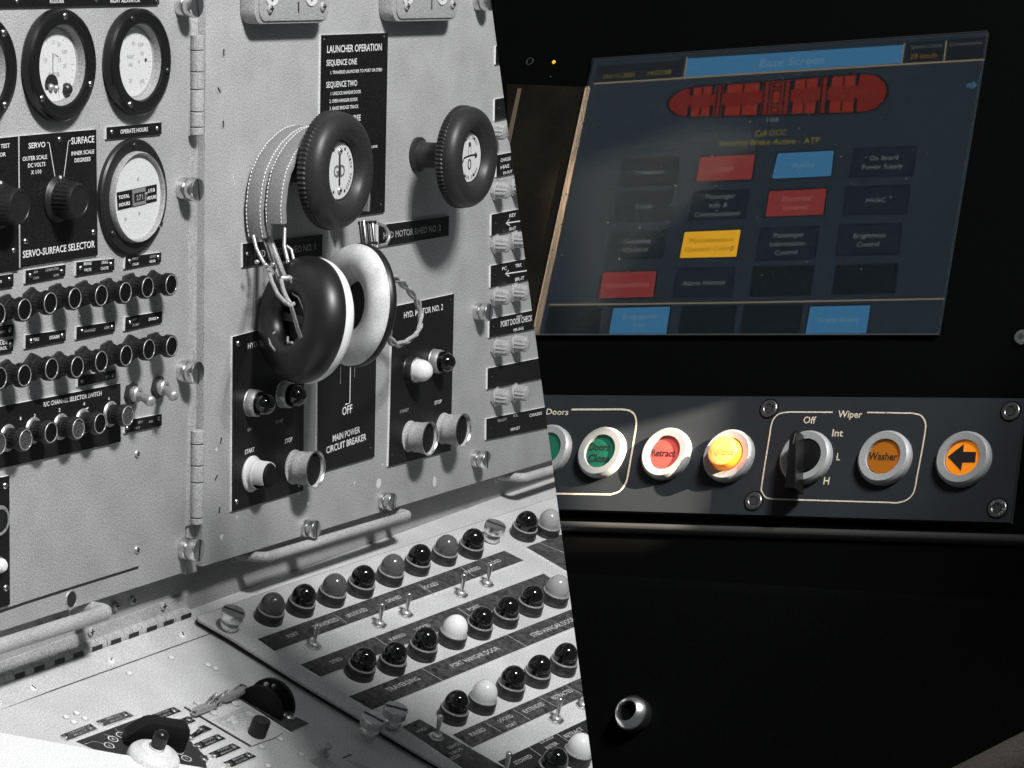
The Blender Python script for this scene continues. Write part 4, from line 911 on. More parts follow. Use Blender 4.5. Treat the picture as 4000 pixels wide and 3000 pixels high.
strip([g3(425, 745), (2440, 2572), (2520, 2610), g3(545, 826)], 'dark strip reading RAISED, LOCKED and EXTENDED before the third row of lamps', [('RAISED', 1865, 2859, 62, 20), ('LOCKED', 1974, 2806, 58, 17), ('PORT', 1998, 2832, 42, 16), ('EXTENDED', 2084, 2764, 84, 20), ('RETRACTED', 2196, 2711, 84, 20)],
      [[g3(620, 667), g3(725, 727)], [g3(800, 590), g3(905, 652)], [g3(960, 512), g3(1066, 572)], [g3(1125, 440), g3(1222, 492)]], [(1808, 2880)])
strip([g3(220, 648), g3(112, 696), g3(520, 975), g3(790, 975)], 'dark plate reading LOWER PORT under the nearest toggle switch', [('LOWER', 1772, 2913, 52, 16), ('PORT', 1780, 2936, 50, 16), ('OFF', 1645, 2852, 40, 15), ('BUZZER', 1775, 2958, 44, 15)], [[g3(375, 727), g3(545, 826)]], [(1622, 2830)])
strip([g3(705, 912), (2480, 2720), (2560, 2760), g3(880, 1030)], 'darker strip reading STOWED and LOCKED INTER at the bottom edge', [('STOWED', 2042, 2967, 72, 20), ('LOCKED', 2132, 2888, 58, 18), ('INTER', 2155, 2912, 50, 17), ('RETRACT', 2240, 2862, 74, 20)],
      [[g3(895, 822), g3(985, 885)], [g3(1070, 740), g3(1165, 800)]], (), mat('darker_laminate', .018, .5, grain=.5, blot=.3))
strip([(2188, 2086), (2500, 1975), (2560, 2060), (2212, 2230), (2055, 2137)], 'dark plate at the far end of the lamp panel, half hidden by the console', [], (), ()) if False else strip([(2055, 2137), (2190, 2088), (2420, 2180), (2230, 2240)], 'dark plate at the far end of the lamp panel, half hidden by the console', [], [[(2105, 2120), (2330, 2210)]], ())

# domed lamps: collar base seen pixel ~ dome centre; heights measured along the panel normal
rows = [
 ('back row', [(1066, 2352, 'g'), (1187, 2319, 'b'), (1307, 2281, 'g'), (1421, 2246, 'b'), (1536, 2203, 'g'), (1641, 2162, 'b'), (1748, 2124, 'g'), (1852, 2098, 'b'), (2060, 2032, 'b'), (2152, 2022, 'l')]),
 ('second row', [(1433, 2568, 'b'), (1546, 2550, 'b'), (1664, 2493, 'b'), (1780, 2443, 'w'), (1884, 2408, 'b'), (1988, 2366, 'b'), (2085, 2323, 'b'), (2182, 2286, 'l')]),
 ('third row', [(1786, 2738, 'b'), (1896, 2697, 'w'), (2007, 2644, 'b'), (2111, 2596, 'b'), (2213, 2553, 's')]),
 ('nearest row', [(2169, 2963, 'b'), (2268, 2905, 'W')])]
kinds = {'b': ('glossy black', DOMEB), 'g': ('smoky grey', DOMEG), 'w': ('milky white', DOMEW), 'W': ('bright white', mat('bright_lens', .85, .25, grain=.04)), 'l': ('pale grey', DOMEL), 's': ('shiny dark', DOMEB)}
rows[1] = ('second row', [(1421, 2568, 'b'), (1546, 2545, 'b')] + rows[1][1][2:]) 
lamp0 = None
for rn, pts in rows:
    for i, (x, y, kk) in enumerate(pts):
        # dome equator is 12 mm above the panel; scale with the lamps' growing size
        lb = f'{kinds[kk][0]} domed lamp, {ORD[i+1]} from the left in the {rn} of the lamp panel'
        M = LP.fr(x, y+4, 14, random.uniform(0, 360), random.uniform(.975, 1.025)) @ Matrix.Rotation(math.radians(random.uniform(-2.5, 2.5)), 4, 'X')
        if lamp0 is None: lamp0 = dome_make(M, lb, 'domed lamps on the sloping lamp panel', 9.6, DOMEG, 1.12, DARKM); d = lamp0
        else: d = dup(lamp0, M, lb)
        if kk != 'g': setmat(d, 'lens', kinds[kk][1])
# thumbscrews of the lamp panel
tt = None
for x, y, lb in [(912, 2390, 'silver thumbscrew at the back left corner of the lamp panel'), (1459, 2806, 'pale thumbscrew on the left edge of the lamp panel, below the TRAVERSING strip'),
                 (1547, 2770, 'pale slotted thumbscrew standing on the lamp panel beside the edge one'), (1936, 2052, 'bright thumbscrew between the last lamps of the back row')]:
    M = LP.fr(x, y, 15, random.uniform(100, 140))
    if tt is None:
        tt = thing('thumbscrew', lb, 'thumbscrew', M, 'thumbscrews of the lamp panel')
        MB().lathe([(4, 0), (6, 1), (7, 3.6), (6.6, 6), (4.6, 8), (4.2, 9)], 32, CHROME).build('ball_foot', tt, smooth=60)
        mb = MB().lathe([(4.2, 9), (8.3, 9.1), (8.6, 9.8), (8.6, 15.4), (8.2, 16.2), (0, 16.4)], 40, CHROME, flute=(.012, 2, 3)); mb.box(-7.8, 7.8, -1.0, 1.0, 15, 16.6, DARKM); mb.build('head', tt)
    else: dup(tt, M, lb)
# small bat toggles
sw = None
for b, lb in [((1224, 2526), 'slim silver toggle switch nearest the back left thumbscrew, below the first strip'), ((1480, 2443), 'slim silver toggle switch below the first strip, left of the middle pair'),
              ((1584, 2402), 'slim silver toggle switch below the first strip, right of the middle pair'), ((1799, 2325), 'slim silver toggle switch behind the second row, left of the far pair'),
              ((1900, 2284), 'slim silver toggle switch behind the second row, right of the far pair'), ((1703, 2884), 'slim silver toggle switch on the dark plate reading LOWER PORT'),
              ((2172, 2815), 'slim silver toggle switch in front of the strip reading RAISED'), ((2276, 2760), 'toggle switch mostly hidden behind the dark console edge'), ((1972, 3030), 'toggle switch whose tip shows over the STOWED strip at the bottom edge')]:
    M = LP.fr(*b, 0, random.uniform(-8, 8))
    if sw is None:
        sw = thing('toggle_switch', lb, 'toggle switch', M, 'slim toggle switches on the lamp panel')
        MB().prism([(6.2*math.cos(math.radians(60*k+12)), 6.2*math.sin(math.radians(60*k+12))) for k in range(6)], 0, 1.6, CHROME).build('hex_nut', sw, bevel=.3)
        MB().lathe([(3.6, 1.5), (3.6, 3.4), (2.8, 4.2), (1.4, 4.2)], 20, STEEL).build('bushing', sw)
        MB().tube([(0, 0, 3), (.5, 1.2, 8), (1.0, 2.4, 13), (1.35, 3.3, 16.2), (1.45, 3.5, 17.2), (1.5, 3.6, 17.8)], [1.2, 1.5, 1.95, 2.25, 1.7, .6], 16, CHROME).build('lever', sw, smooth=70)
    else: dup(sw, M, lb)

# ================================================================== right: dark driver's console
HB = KON.off(-3.5)                                   # black housing face
def cutl(mb, M):
    a, b = KON.hit(1917, 0), KON.hit(2315, 3000)
    A, B, C_ = L2(M, a), L2(M, b), L2(M, CAM); n = (B-A).cross(C_-A).normalized()
    if n.dot(L2(M, KON.hit(3000, 1500))-A) < 0: n = -n
    return mb.bisect(A, n)
KB = mat('console_black', (.0010, .0011, .0012), .8, spec=.03, grain=.3)
KBG = mat('console_gloss', (.003, .0032, .0036), .3, spec=.22)
KSTRIP = mat('strip_anthracite', (.020, .0225, .0255), .5, spec=.12, grain=.16, gs=2.2, blot=.12)
M = HB.fr(3000, 1500)
T = thing('console_housing', 'black housing of the driver console filling the right side', 'console', M)
def kl(pl, *pts): return [tuple(L2(M, pl.hit(*p)).xy) for p in pts]
MB().prism(kl(HB, (1909.1, -60), (4120, -60), (4120, 3060), (2323, 3060)), -40, 0, KB).build('housing_body', T, smooth=0)
# strip rebate and the curved ledge below it
mb = MB(); P = []
lp = [(0, -1), (0, 1.0), (1.2, 2.8), (3.0, 3.4), (4.8, 2.6), (5.8, .8), (6.2, -1)]
a = L2(M, HB.hit(2120, 2036)); b = L2(M, HB.hit(4300, 2100)); d = (b-a).normalized(); pv = Vector((d.y, -d.x, 0))
vs = []
for e in (a, b):
    for s_, z_ in lp: q = e + pv*s_*.9; vs.append((q.x, q.y, z_))
k = len(lp); mb.faces(vs, [(j, j+1, k+j+1, k+j) for j in range(k-1)], mat('ledge_rubber', (.028, .028, .027), .5, spec=.3))
cutl(mb, M).build('ledge', T, smooth=50)
mb = MB(); a = L2(M, HB.hit(2150, 2256)); b = L2(M, HB.hit(4300, 2392))
d = (b-a).normalized(); pv = Vector((d.y, -d.x, 0)); vs = []
lp = [(-4, -.3), (0, 1.5), (3, 2.2), (30, 2.6), (90, 5), (140, 6)]
for e in (a, b):
    for s_, z_ in lp: q = e + pv*s_; vs.append((q.x, q.y, z_))
k = len(lp); mb.faces(vs, [(j, j+1, k+j+1, k+j) for j in range(k-1)], KB); cutl(mb, M).build('lower_cover', T, smooth=40)
mb = MB().prism(kl(HB.off(.6), (1980, 328), (2290, 340), (2232, 600), (2120, 1310), (1990, 1310)), 0, .6, mat('smoky_cover', (.0075, .0064, .0042), .45, spec=.15, grain=.2, blot=.4))
cutl(mb, M).build('side_cover', T, smooth=0)
mb = MB().prism(kl(HB.off(.9), (2022, 345), (2036, 345), (1992, 560), (1975, 560)), 0, .9, mat('dull_edge', (.08, .06, .04), .5)); cutl(mb, M).build('cover_edge', T, smooth=0)
mb = MB().lathe([(1.15, 0), (1.1, .5), (0, .7)], 20, mat('led_amber', (.3, .2, .02), .4, emit=(.62, .42, .03), es=1), Matrix.Translation(L2(M, HB.hit(2164, 243)))); mb.build('status_light', T)
mb = MB().lathe([(2.6, 0), (2.5, .4), (1.9, .4), (1.8, .1)], 28, mat('sensor_ring', .02, .5), Matrix.Translation(L2(M, HB.hit(2070, 240)))).lathe([(.6, 0), (0, .3)], 12, mat('sensor_ring', .02), Matrix.Translation(L2(M, HB.hit(2150, 300)))); mb.build('light_sensor', T)
for i, (x, y) in enumerate(((3992, 1317),)):
    c = L2(M, HB.hit(x, y)); MB().lathe([(5.6, 0), (5.4, .3), (4.6, .3), (4.3, -.2)], 32, KB, Matrix.Translation(c)).lathe([(4.2, .1), (3.6, 1.0), (2.4, 1.3), (0, 1.3)], 32, CHROME, Matrix.Translation(c)).prism([(1.9*math.cos(i*math.pi/3), 1.9*math.sin(i*math.pi/3)) for i in range(6)], 1.2, 1.4, DARKINK, M=Matrix.Translation(c)).build('screw', T)

# ------------------------------------------------------------------ display
SC = HB.off(.2); M = SC.fr(2950, 800)
T = thing('display_screen', 'dim touch display headed Base Screen with red, blue and yellow buttons', 'display', M)
def sl2(x, y): return tuple(L2(M, SC.hit(x, y)).xy)
def em(name, c, rough=.6, base=.004): return mat(name, (base*.7, base, base*1.3), rough, spec=.02, emit=c, es=1)
def lin(*c): return tuple((v/255/12.92 if v < 10.3 else ((v/255+.055)/1.055)**2.4) for v in c)
SB = em('screen_ground', lin(25, 33, 39), .6, .006); SD = em('screen_dark_key', lin(17, 25, 30)); SDE = em('screen_key_edge', lin(10, 16, 20))
SBLU = em('screen_blue', lin(47, 92, 124)); SRED = em('screen_red', lin(104, 40, 38)); SRED2 = em('screen_red_train', lin(86, 23, 15)); SRED3 = em('screen_red_dark', lin(100, 30, 20))
SYEL = em('screen_yellow', lin(196, 144, 30)); STXT = em('screen_text', lin(84, 90, 90)); STXB = em('screen_text_blue', lin(78, 108, 126)); STXR = em('screen_text_red', lin(128, 78, 74))
SOLV = em('screen_olive_text', lin(100, 90, 28)); SLINE = em('screen_line', lin(104, 92, 74)); STXD = em('screen_text_brown', lin(98, 72, 14)); SBLK = em('screen_black', lin(16, 20, 24))
q = [(2322, 236), (3864, 128), (3671, 1311), (2090, 1312)]
mb = MB().prism([sl2(*p) for p in q], 0, .8, mat('screen_glass_edge', .02, .3), SB)
Z0 = [.84]
def sq(pts, m, dz=.03, disp=True):
    k = 1.8083 if disp else 1
    Z0[0] = .84 + dz; mb.prism([sl2(x*k, y*k) for x, y in pts], Z0[0]-.02, Z0[0], m)
def stx(s_, x, y, wd, ht, m, dz=.12, disp=True, sl=-.04, bold=.0):
    k = 1.8083 if disp else 1; x *= k; y *= k; wd *= k; ht *= k
    a = Vector(sl2(x-wd/2, y-sl*wd/2)); b = Vector(sl2(x+wd/2, y+sl*wd/2)); c = Vector(sl2(x, y)); u_ = Vector(sl2(x+ht*.09, y-ht/2)) - Vector(sl2(x-ht*.09, y+ht/2))
    e = b-a; mb.text(s_, c.x, c.y, e.length, u_.length, .84+dz, m, math.degrees(math.atan2(e.y, e.x)), ydir=u_, bold=bold)
def sline(pts, wd, m, dz=.06): mb.ribbon([sl2(*p) for p in pts], wd, .84+dz, m)
sq([(2688, 232), (3536, 178), (3523, 249), (2676, 304)], SBLU, disp=False)
sq([(2336, 262), (2676, 236), (2664, 304), (2320, 330)], SBLK, disp=False); sq([(3548, 170), (3690, 160), (3684, 240), (3536, 249)], SBLK, disp=False); sq([(3706, 158), (3858, 148), (3846, 232), (3698, 240)], SBLK, disp=False)
sline([(2322, 330), (2500, 319), (3000, 287), (3400, 262), (3848, 236)], 1.1, SLINE); sline([(2688, 225), (2675, 306)], 1.0, SLINE); sline([(3537, 172), (3524, 254)], .8, SLINE); sline([(3700, 162), (3690, 243)], .8, SLINE)
stx('Base Screen', 3098, 242, 250, 34, STXB, disp=False, sl=-.063); stx('Oct 11 2021', 2420, 298, 120, 18, SOLV, disp=False, sl=-.06); stx('14:27:08', 2580, 286, 90, 18, SOLV, disp=False, sl=-.06); stx('Date', 2420, 262, 40, 14, SDE, disp=False); stx('Time', 2585, 252, 44, 14, SDE, disp=False)
stx('Speed Limit', 3622, 182, 124, 18, mat('screen_grey_text', .004, .4, emit=lin(62, 68, 70)), disp=False, sl=-.06); stx('20 km/h', 3610, 221, 104, 22, STXD, disp=False, sl=-.05); stx('Consumption', 3776, 172, 130, 16, mat('screen_grey_text', .004), disp=False, sl=-.06)
# tram diagram
def tq(s_, t):   # s along, t up (0..1) on the tram's slanted box
    A_, B_, C_, D_ = (2622, 352), (3474, 286), (3460, 438), (2608, 462)
    x = (A_[0]*(1-s_)+B_[0]*s_)*t + (D_[0]*(1-s_)+C_[0]*s_)*(1-t); y = (A_[1]*(1-s_)+B_[1]*s_)*t + (D_[1]*(1-s_)+C_[1]*s_)*(1-t); return (x, y)
def tquad(s0, s1, t0, t1, m, dz): sq([tq(s0, t1), tq(s1, t1), tq(s1, t0), tq(s0, t0)], m, dz, False)
def hull(g): return [tq(s_, t) for s_, t in [(.0-g, .5), (.012-g, .72), (.05-g, .93+g), (.11, 1+g*4), (.89, 1+g*4), (.95+g, .93+g), (.988+g, .72), (1+g, .5), (.988+g, .28), (.95+g, .07-g), (.89, -g*4), (.11, -g*4), (.05-g, .07-g), (.012-g, .28)]]
sq(hull(.012), SDE, .03, False); sq(hull(0), SRED2, .06, False)
for s0 in (.215, .235, .43, .455, .525, .55, .695, .72): tquad(s0, s0+.008, .02, .98, SDE, .09)
for s0, s1 in ((.10, .20), (.255, .42), (.565, .685), (.735, .86)):
    for t0, t1 in ((.0, .30), (.72, 1.0)):
        m_ = (s0+s1)/2; tquad(s0+.004, s1-.004, t0+.02, t1-.02, SRED3, .09)
        for e in (s0, s1): tquad(e-.008, e+.008, t0, t1+.06 if t0 == 0 else t1, SDE, .12)
        tquad(m_-.004, m_+.004, t0+.02, t1-.02, SDE, .12)
for s0, s1, t0, t1 in ((.472, .515, .30, .74), (.474, .513, .8, .97), (.474, .513, .03, .22)): tquad(s0, s1, t0, t1, SDE, .09); tquad(s0+.007, s1-.007, t0+.04, t1-.04, SRED3, .12)
stx('108', 3022, 471, 46, 18, STXT, disp=False); stx('Call OCC', 3013, 522, 122, 24, SOLV, disp=False); stx('Security Brake Active - ATP', 3008, 556, 392, 24, SOLV, disp=False, sl=-.03)
x, y = 3800, 337
sq([(3780, 330), (3800, 328), (3802, 318), (3822, 335), (3798, 354), (3799, 345), (3778, 346)], em('screen_arrow', lin(44, 74, 92)), .05, False)
KEYS = [
 ((1352, 348), (1468, 342), (1459, 397), (1341, 403), SD, [('Propulsion', 62)], STXT), ((1515, 341), (1633, 335), (1625, 389), (1505, 393), SRED, [('Doors', 36)], STXR),
 ((1682, 333), (1803, 327), (1797, 382), (1669, 388), SBLU, [('Radio', 46)], STXB), ((1850, 325), (1980, 320), (1971, 378), (1838, 383), SD, [('On Board', 62), ('Power Supply', 88)], STXT),
 ((1340, 420), (1455, 416), (1445, 474), (1327, 478), SD, [('Tools', 36)], STXT), ((1503, 418), (1618, 413), (1608, 470), (1490, 475), SD, [('Passenger', 64), ('Info &', 38), ('Communication', 98)], STXT),
 ((1664, 415), (1787, 409), (1780, 465), (1655, 470), SRED, [('Electrical', 62), ('Systems', 54)], STXR), ((1832, 408), (1965, 403), (1957, 461), (1823, 464), SD, [('HVAC', 42)], STXT),
 ((1326, 506), (1440, 502), (1430, 556), (1312, 560), SD, [('Coupling', 60), ('Control', 52)], STXT), ((1481, 503), (1602, 498), (1592, 556), (1470, 559), SYEL, [('Miscellaneous', 94), ('Operator Control', 106)], STXD),
 ((1648, 497), (1770, 492), (1760, 558), (1635, 563), SD, [('Passenger', 66), ('Information', 76), ('Control', 48)], STXT), ((1818, 490), (1949, 486), (1940, 549), (1808, 552), SD, [('Brightness', 70), ('Control', 48)], STXT),
 ((1305, 590), (1420, 587), (1413, 643), (1295, 646), SRED, [('Active Alarms', 92)], STXR), ((1467, 584), (1588, 581), (1580, 640), (1456, 643), SD, [('Alarm History', 94)], STXT),
 ((1632, 580), (1758, 577), (1750, 637), (1622, 640), SDE, [], STXT), ((1810, 577), (1940, 573), (1932, 632), (1801, 636), SDE, [], STXT),
 ((1192, 668), (1300, 666), (1292, 722), (1180, 723), SDE, [], STXT), ((1327, 667), (1450, 664), (1441, 722), (1317, 722), SBLU, [('Emergency', 74), ('Test', 28)], STXB), ((1478, 666), (1592, 664), (1583, 722), (1468, 722), SDE, [], STXT),
 ((1612, 664), (1734, 662), (1726, 722), (1602, 722), SDE, [], STXT), ((1752, 664), (1882, 661), (1873, 721), (1742, 722), SBLU, [('Track Brake', 90)], STXB)]
for A_, B_, C_, D_, m_, tx, tm_ in KEYS:
    gx = 3; sq([(A_[0]-gx, A_[1]-gx), (B_[0]+gx, B_[1]-gx), (C_[0]+gx, min(C_[1]+gx, 724)), (D_[0]-gx, min(D_[1]+gx, 724))], SDE, .03); sq([A_, B_, C_, D_], m_, .06)
    cx = (A_[0]+B_[0]+C_[0]+D_[0])/4; cy = (A_[1]+B_[1]+C_[1]+D_[1])/4
    for i, (s_, wd) in enumerate(tx): stx(s_, cx - (i-(len(tx)-1)/2)*3.5, cy + (i-(len(tx)-1)/2)*19, wd, 11, tm_)
sline([(2150, 1193), (2500, 1190), (3000, 1183), (3690, 1170)], .9, SLINE)
sline([(2092, 1309), (3670, 1308)], .7, em('screen_rim', lin(66, 70, 70))); sline([(3862, 132), (3672, 1308)], .6, em('screen_rim2', lin(34, 44, 50)))
cutl(mb, M).build('display_face', T, smooth=0)
mb = MB(); rnd = random.Random(3); pts = []
for i in range(110):
    u_ = rnd.random(); v_ = rnd.random()**.8; x = 2110 + 1450*u_**1.4 + (1-v_)*210; y = 360 + v_*760
    c = sl2(x, y); r = rnd.choice((.2, .26, .34, .5, .62)); mb.lathe([(r, 0), (0, .05)], 6, mat('dust', (.035, .031, .025), .8), Matrix.Translation((*c, 2.42)))
cutl(mb, M).build('dust_specks', T, smooth=0)
mb = MB().prism([sl2(*p) for p in ((2322, 236), (3864, 128), (3671, 1311), (2090, 1312))], 1.9, 2.4, mat('blur_film', (1, 1, 1), .38, trans=1, spec=.18, ior=1.15))  # added diffusing sheet that imitates lens blur and haze over the display
cutl(mb, M).build('blur_layer', T, smooth=0)
mb = MB().prism([sl2(*p) for p in ((2294, 347), (2310, 345), (2108, 1308), (2086, 1309))], .2, 2.2, mat('frame_edge', (.40, .30, .21), .4, spec=.4))  # pale tan colour takes in the sunlight along this edge
cutl(mb, M).build('frame_edge', T, smooth=0)

# ------------------------------------------------------------------ switch strip
M = KON.fr(3000, 1790); T = thing('switch_strip', 'anthracite panel strip with lit push buttons and a Wiper switch', 'switch panel', M)
def kp(x, y, h=0): return tuple(L2(M, KON.hit(x, y, h)).xy)
mb = MB().prism([kp(*p) for p in ((1900, 1541), (4003, 1556), (3946, 2041), (1900, 1980))], -3.4, 0, KSTRIP)
bmesh.ops.bevel(mb.b, geom=[e for e in mb.b.edges if e.calc_face_angle(0) > .6 and all(v.co.z > -.1 for v in e.verts)], offset=.5, segments=2, affect='EDGES', profile=.5)
cutl(mb, M).build('strip_body', T, smooth=30)
PRN = mat('printed_cream', (.52, .44, .34), .6, grain=.2)
mb = MB()
def pq(a, b, o): return (o[0] + a/o[2], o[1] + b/o[2])
o5 = (2050, 1450, 1.269); o6 = (2900, 1450, 1.1545)
def rnd_path(pts): return [kp(*p) for p in pts]
def smooth(P): return [(p.x, p.y) for p in sm([Vector((*p, 0)) for p in P], 5)]
mb.ribbon([kp(*pq(a, b, o5)) for a, b in [(232, 190), (480, 189)]] + smooth([kp(*pq(a, b, o5)) for a, b in ((480, 189), (520, 196), (545, 218), (553, 255), (550, 290))])[1:] + smooth([kp(*pq(a, b, o5)) for a, b in ((550, 290), (514, 500), (500, 555), (470, 595), (425, 611))])[1:] + [kp(*pq(a, b, o5)) for a, b in ((150, 607), (60, 604))], 1.05, .05, PRN)
mb.ribbon([kp(*pq(a, b, o6)) for a, b in ((408, 185), (215, 184))] + smooth([kp(*pq(a, b, o6)) for a, b in ((215, 184), (172, 190), (145, 210), (130, 245), (124, 285))])[1:] + smooth([kp(*pq(a, b, o6)) for a, b in ((124, 285), (88, 510), (90, 545), (108, 570), (145, 577))])[1:] + [kp(*pq(a, b, o6)) for a, b in ((145, 577), (660, 592))] + smooth([kp(*pq(a, b, o6)) for a, b in ((660, 592), (700, 593), (740, 581), (768, 555), (780, 520), (785, 490))])[1:] + smooth([kp(*pq(a, b, o6)) for a, b in ((785, 490), (806, 380), (824, 275), (825, 232), (805, 200), (765, 190), (730, 189))])[1:] + [kp(*pq(a, b, o6)) for a, b in ((650, 187),)], .75, .05, PRN)
mb.ribbon([kp(*pq(a, b, o6)) for a, b in ((645, 187), (563, 186))], .75, .05, PRN)
def ktx(s_, x, y, wd, ht, z=.06, m=PRN, mb_=None, Mx=None, h=0, bold=.012):
    Mx = Mx or M; f = lambda a, b: Vector(L2(Mx, KON.hit(a, b, h)).xy)
    e = f(x+wd/2, y+wd*.012) - f(x-wd/2, y-wd*.012); u_ = f(x+ht*.08, y-ht/2)-f(x-ht*.08, y+ht/2); c = f(x, y)
    (mb_ or mb).text(s_, c.x, c.y, e.length, u_.length, z, m, math.degrees(math.atan2(e.y, e.x)), ydir=u_, bold=bold)
ktx('Doors', 2178, 1608, 86, 24); ktx('Wiper', 3321, 1617, 94, 28); ktx('Off', 3163, 1640, 48, 28); ktx('Int', 3273, 1690, 42, 29); ktx('L', 3276, 1783, 14, 29); ktx('H', 3229, 1877, 22, 30)
cutl(mb, M).build('lettering', T, smooth=0)
for i, (x, y, m_) in enumerate(((3004, 1597, STEEL), (2944, 1958, DARKM), (3948, 1608, STEEL), (3896, 1986, DARKM))):
    c = L2(M, KON.hit(x, y, 0)); Tm = Matrix.Translation(c)
    MB().lathe([(5.7, .03), (5.4, .06), (5.0, -.05)], 36, KB, Tm).build('counterbore', T)
    mb = MB().lathe([(4.9, 0), (4.8, .5), (4.4, .8), (2.9, .8), (2.5, .5)], 36, mat('screw_zinc', .13, .35, .8, grain=.3), Tm).prism([(2.4*math.cos(k*math.pi/3), 2.4*math.sin(k*math.pi/3)) for k in range(6)], .3, .5, DARKINK, M=Tm)
    if i == 3: 
        for k, ch in enumerate('A2-70'):
            a_ = math.radians(150-k*25); mb.text(ch, 3.65*math.cos(a_), 3.65*math.sin(a_), .8, 1.1, .86, mat('stamp', .4, .5), math.degrees(a_)-90, M=Tm)
        for k, ch in enumerate('TNS'):
            a_ = math.radians(-60+k*25); mb.text(ch, 3.65*math.cos(a_), 3.65*math.sin(a_), .8, 1.1, .86, mat('stamp', .4, .5), math.degrees(a_)+90, M=Tm)
    mb.build('screw', T)

RING = mat('satin_ring', (.33, .335, .335), .42, .3, spec=.5, grain=.06)
def ring_thing(x, y, label, name='push_button', cat='push button', cut=False, rr=14.6, group='round push buttons on the switch strip'):
    Mr = KON.fr(x, y, 4); Tn = thing(name, label, cat, Mr, group if name == 'push_button' else None)
    mb = MB().lathe([(rr, 0), (rr, 2.2), (rr*.985, 2.9), (rr*.90, 4.2), (rr*.66, 4.0), (rr*.645, 3.6), (rr*.64, .4)], 96, RING)
    if cut: cutl(mb, Mr)
    mb.build('bezel_ring', Tn); return Mr, Tn, rr
def lens(Mr, Tn, rr, m, h0, h1, cut=False, dome=.3):
    mb = MB().lathe([(rr*.63, .3), (rr*.63, h1-.5), (rr*.61, h1), (rr*.4, h1+dome*.6), (0, h1+dome)], 72, m)
    if cut: cutl(mb, Mr)
    return mb.build('lens', Tn, smooth=50)
GRN = mat('green_lens', (.006, .062, .036), .3, spec=.5, coat=.3, emit=(.01, .12, .07), es=.35); RDL = mat('red_lens', (.40, .05, .042), .35, spec=.5, emit=(.6, .085, .065), es=.35); ORL = mat('amber_lens', (.6, .16, .012), .3, spec=.5, emit=(.8, .22, .015), es=.55, coat=.3); ORT = mat('amber_top', (.5, .23, .07), .4, emit=(.8, .32, .06), es=.5)
WAS = mat('washer_lens', (.20, .065, .004), .35, emit=(.30, .085, .004), es=.35); ARR = mat('arrow_lens', (.6, .18, .01), .35, emit=(.72, .19, .006), es=.5)
BLT = mat('lens_print', .006, .6)
Mr, Tn, rr = ring_thing(2131, 1751, 'green push button cut off by the slanted console edge', cut=True); lens(Mr, Tn, rr, GRN, 0, 2.6, True)
def ltext(Mr, o, items, z):
    mb_ = MB()
    for s_, x, y, wd, ht in items: ktx(s_, x, y, wd, ht, z, BLT, mb_, Mr, 3, .02)
    mb_.build('lettering', o, smooth=0)
Mr, Tn, rr = ring_thing(2342, 1761, 'green push button reading Doors Close'); ltext(Mr, lens(Mr, Tn, rr, GRN, 0, 2.6), [('Doors', 2343, 1744, 78, 30), ('Close', 2340, 1788, 80, 30)], 3.0)
Mr, Tn, rr = ring_thing(2594, 1766, 'red push button reading Retract'); ltext(Mr, lens(Mr, Tn, rr, RDL, 0, 2.6), [('Retract', 2592, 1768, 92, 28)], 3.0)
Mr, Tn, rr = ring_thing(2838, 1774, 'raised glowing amber push button reading Vigilance')
mb_ = MB().lathe([(rr*.63, .3), (rr*.64, 1.2), (rr*.6, 2.2), (rr*.585, 8.6), (rr*.56, 9.2)], 72, ORL).lathe([(rr*.56, 9.2), (rr*.52, 9.4), (rr*.3, 9.5), (0, 9.5)], 72, ORT); o = mb_.build('lens', Tn, smooth=40)
mb_ = MB(); ktx('Vigilance', 2826, 1760, 98, 26, 9.75, mat('amber_print', (.45, .2, .04), .6, emit=(.3, .1, .01), es=.6), mb_, Mr, 9.5, .01); mb_.build('lettering', o, smooth=0)
Mr, Tn, rr = ring_thing(3140, 1780, 'black rotary wiper switch with bar handle in a silver ring', 'rotary_switch', 'rotary switch')
MB().lathe([(rr*.655, .3), (rr*.655, 3.2), (rr*.6, 3.6), (0, 3.6)], 64, mat('knob_black', .004, .34, spec=.3)).build('dial', Tn)
def kh(a, b, h): return L2(Mr, KON.hit(*pq(a, b, o6), h))
hp_ = [(213, 290), (243, 261), (238, 529), (190, 526)]
z0 = 3.4; pts = [tuple(kh(a, b, 13).xy) for a, b in hp_]; pb = pts
mb_ = MB().prism(pb, z0, 13, mat('knob_black', .004), top=pts); mb_.ribbon([((pts[1][0]*.93+pts[3][0]*.07), (pts[1][1]*.93+pts[3][1]*.07)), ((pts[1][0]*.75+pts[3][0]*.25), (pts[1][1]*.75+pts[3][1]*.25))], .5, 13.05, mat('knob_mark', .06, .5)); mb_.build('bar_handle', Tn, smooth=0, bevel=.35)
Mr, Tn, rr = ring_thing(3448, 1782, 'dull amber push button reading Washer'); ltext(Mr, lens(Mr, Tn, rr, WAS, 0, 2.6), [('Washer', 3449, 1781, 112, 30)], 3.0)
Mr, Tn, rr = ring_thing(3756, 1786, 'bright orange push button with a black arrow pointing left'); o = lens(Mr, Tn, rr, ARR, 0, 2.6)
mb_ = MB(); ap = [tuple(L2(Mr, KON.hit(*pq(a, b, o6), 3)).xy) for a, b in ((926, 386), (1000, 327), (996, 363), (1054, 364), (1050, 412), (992, 412), (986, 450))]
mb_.faces([(x, y, 3.02) for x, y in ap], [(0, 1, 2, 5, 6), (2, 3, 4, 5)], BLT); mb_.build('arrow_mark', o, smooth=0)
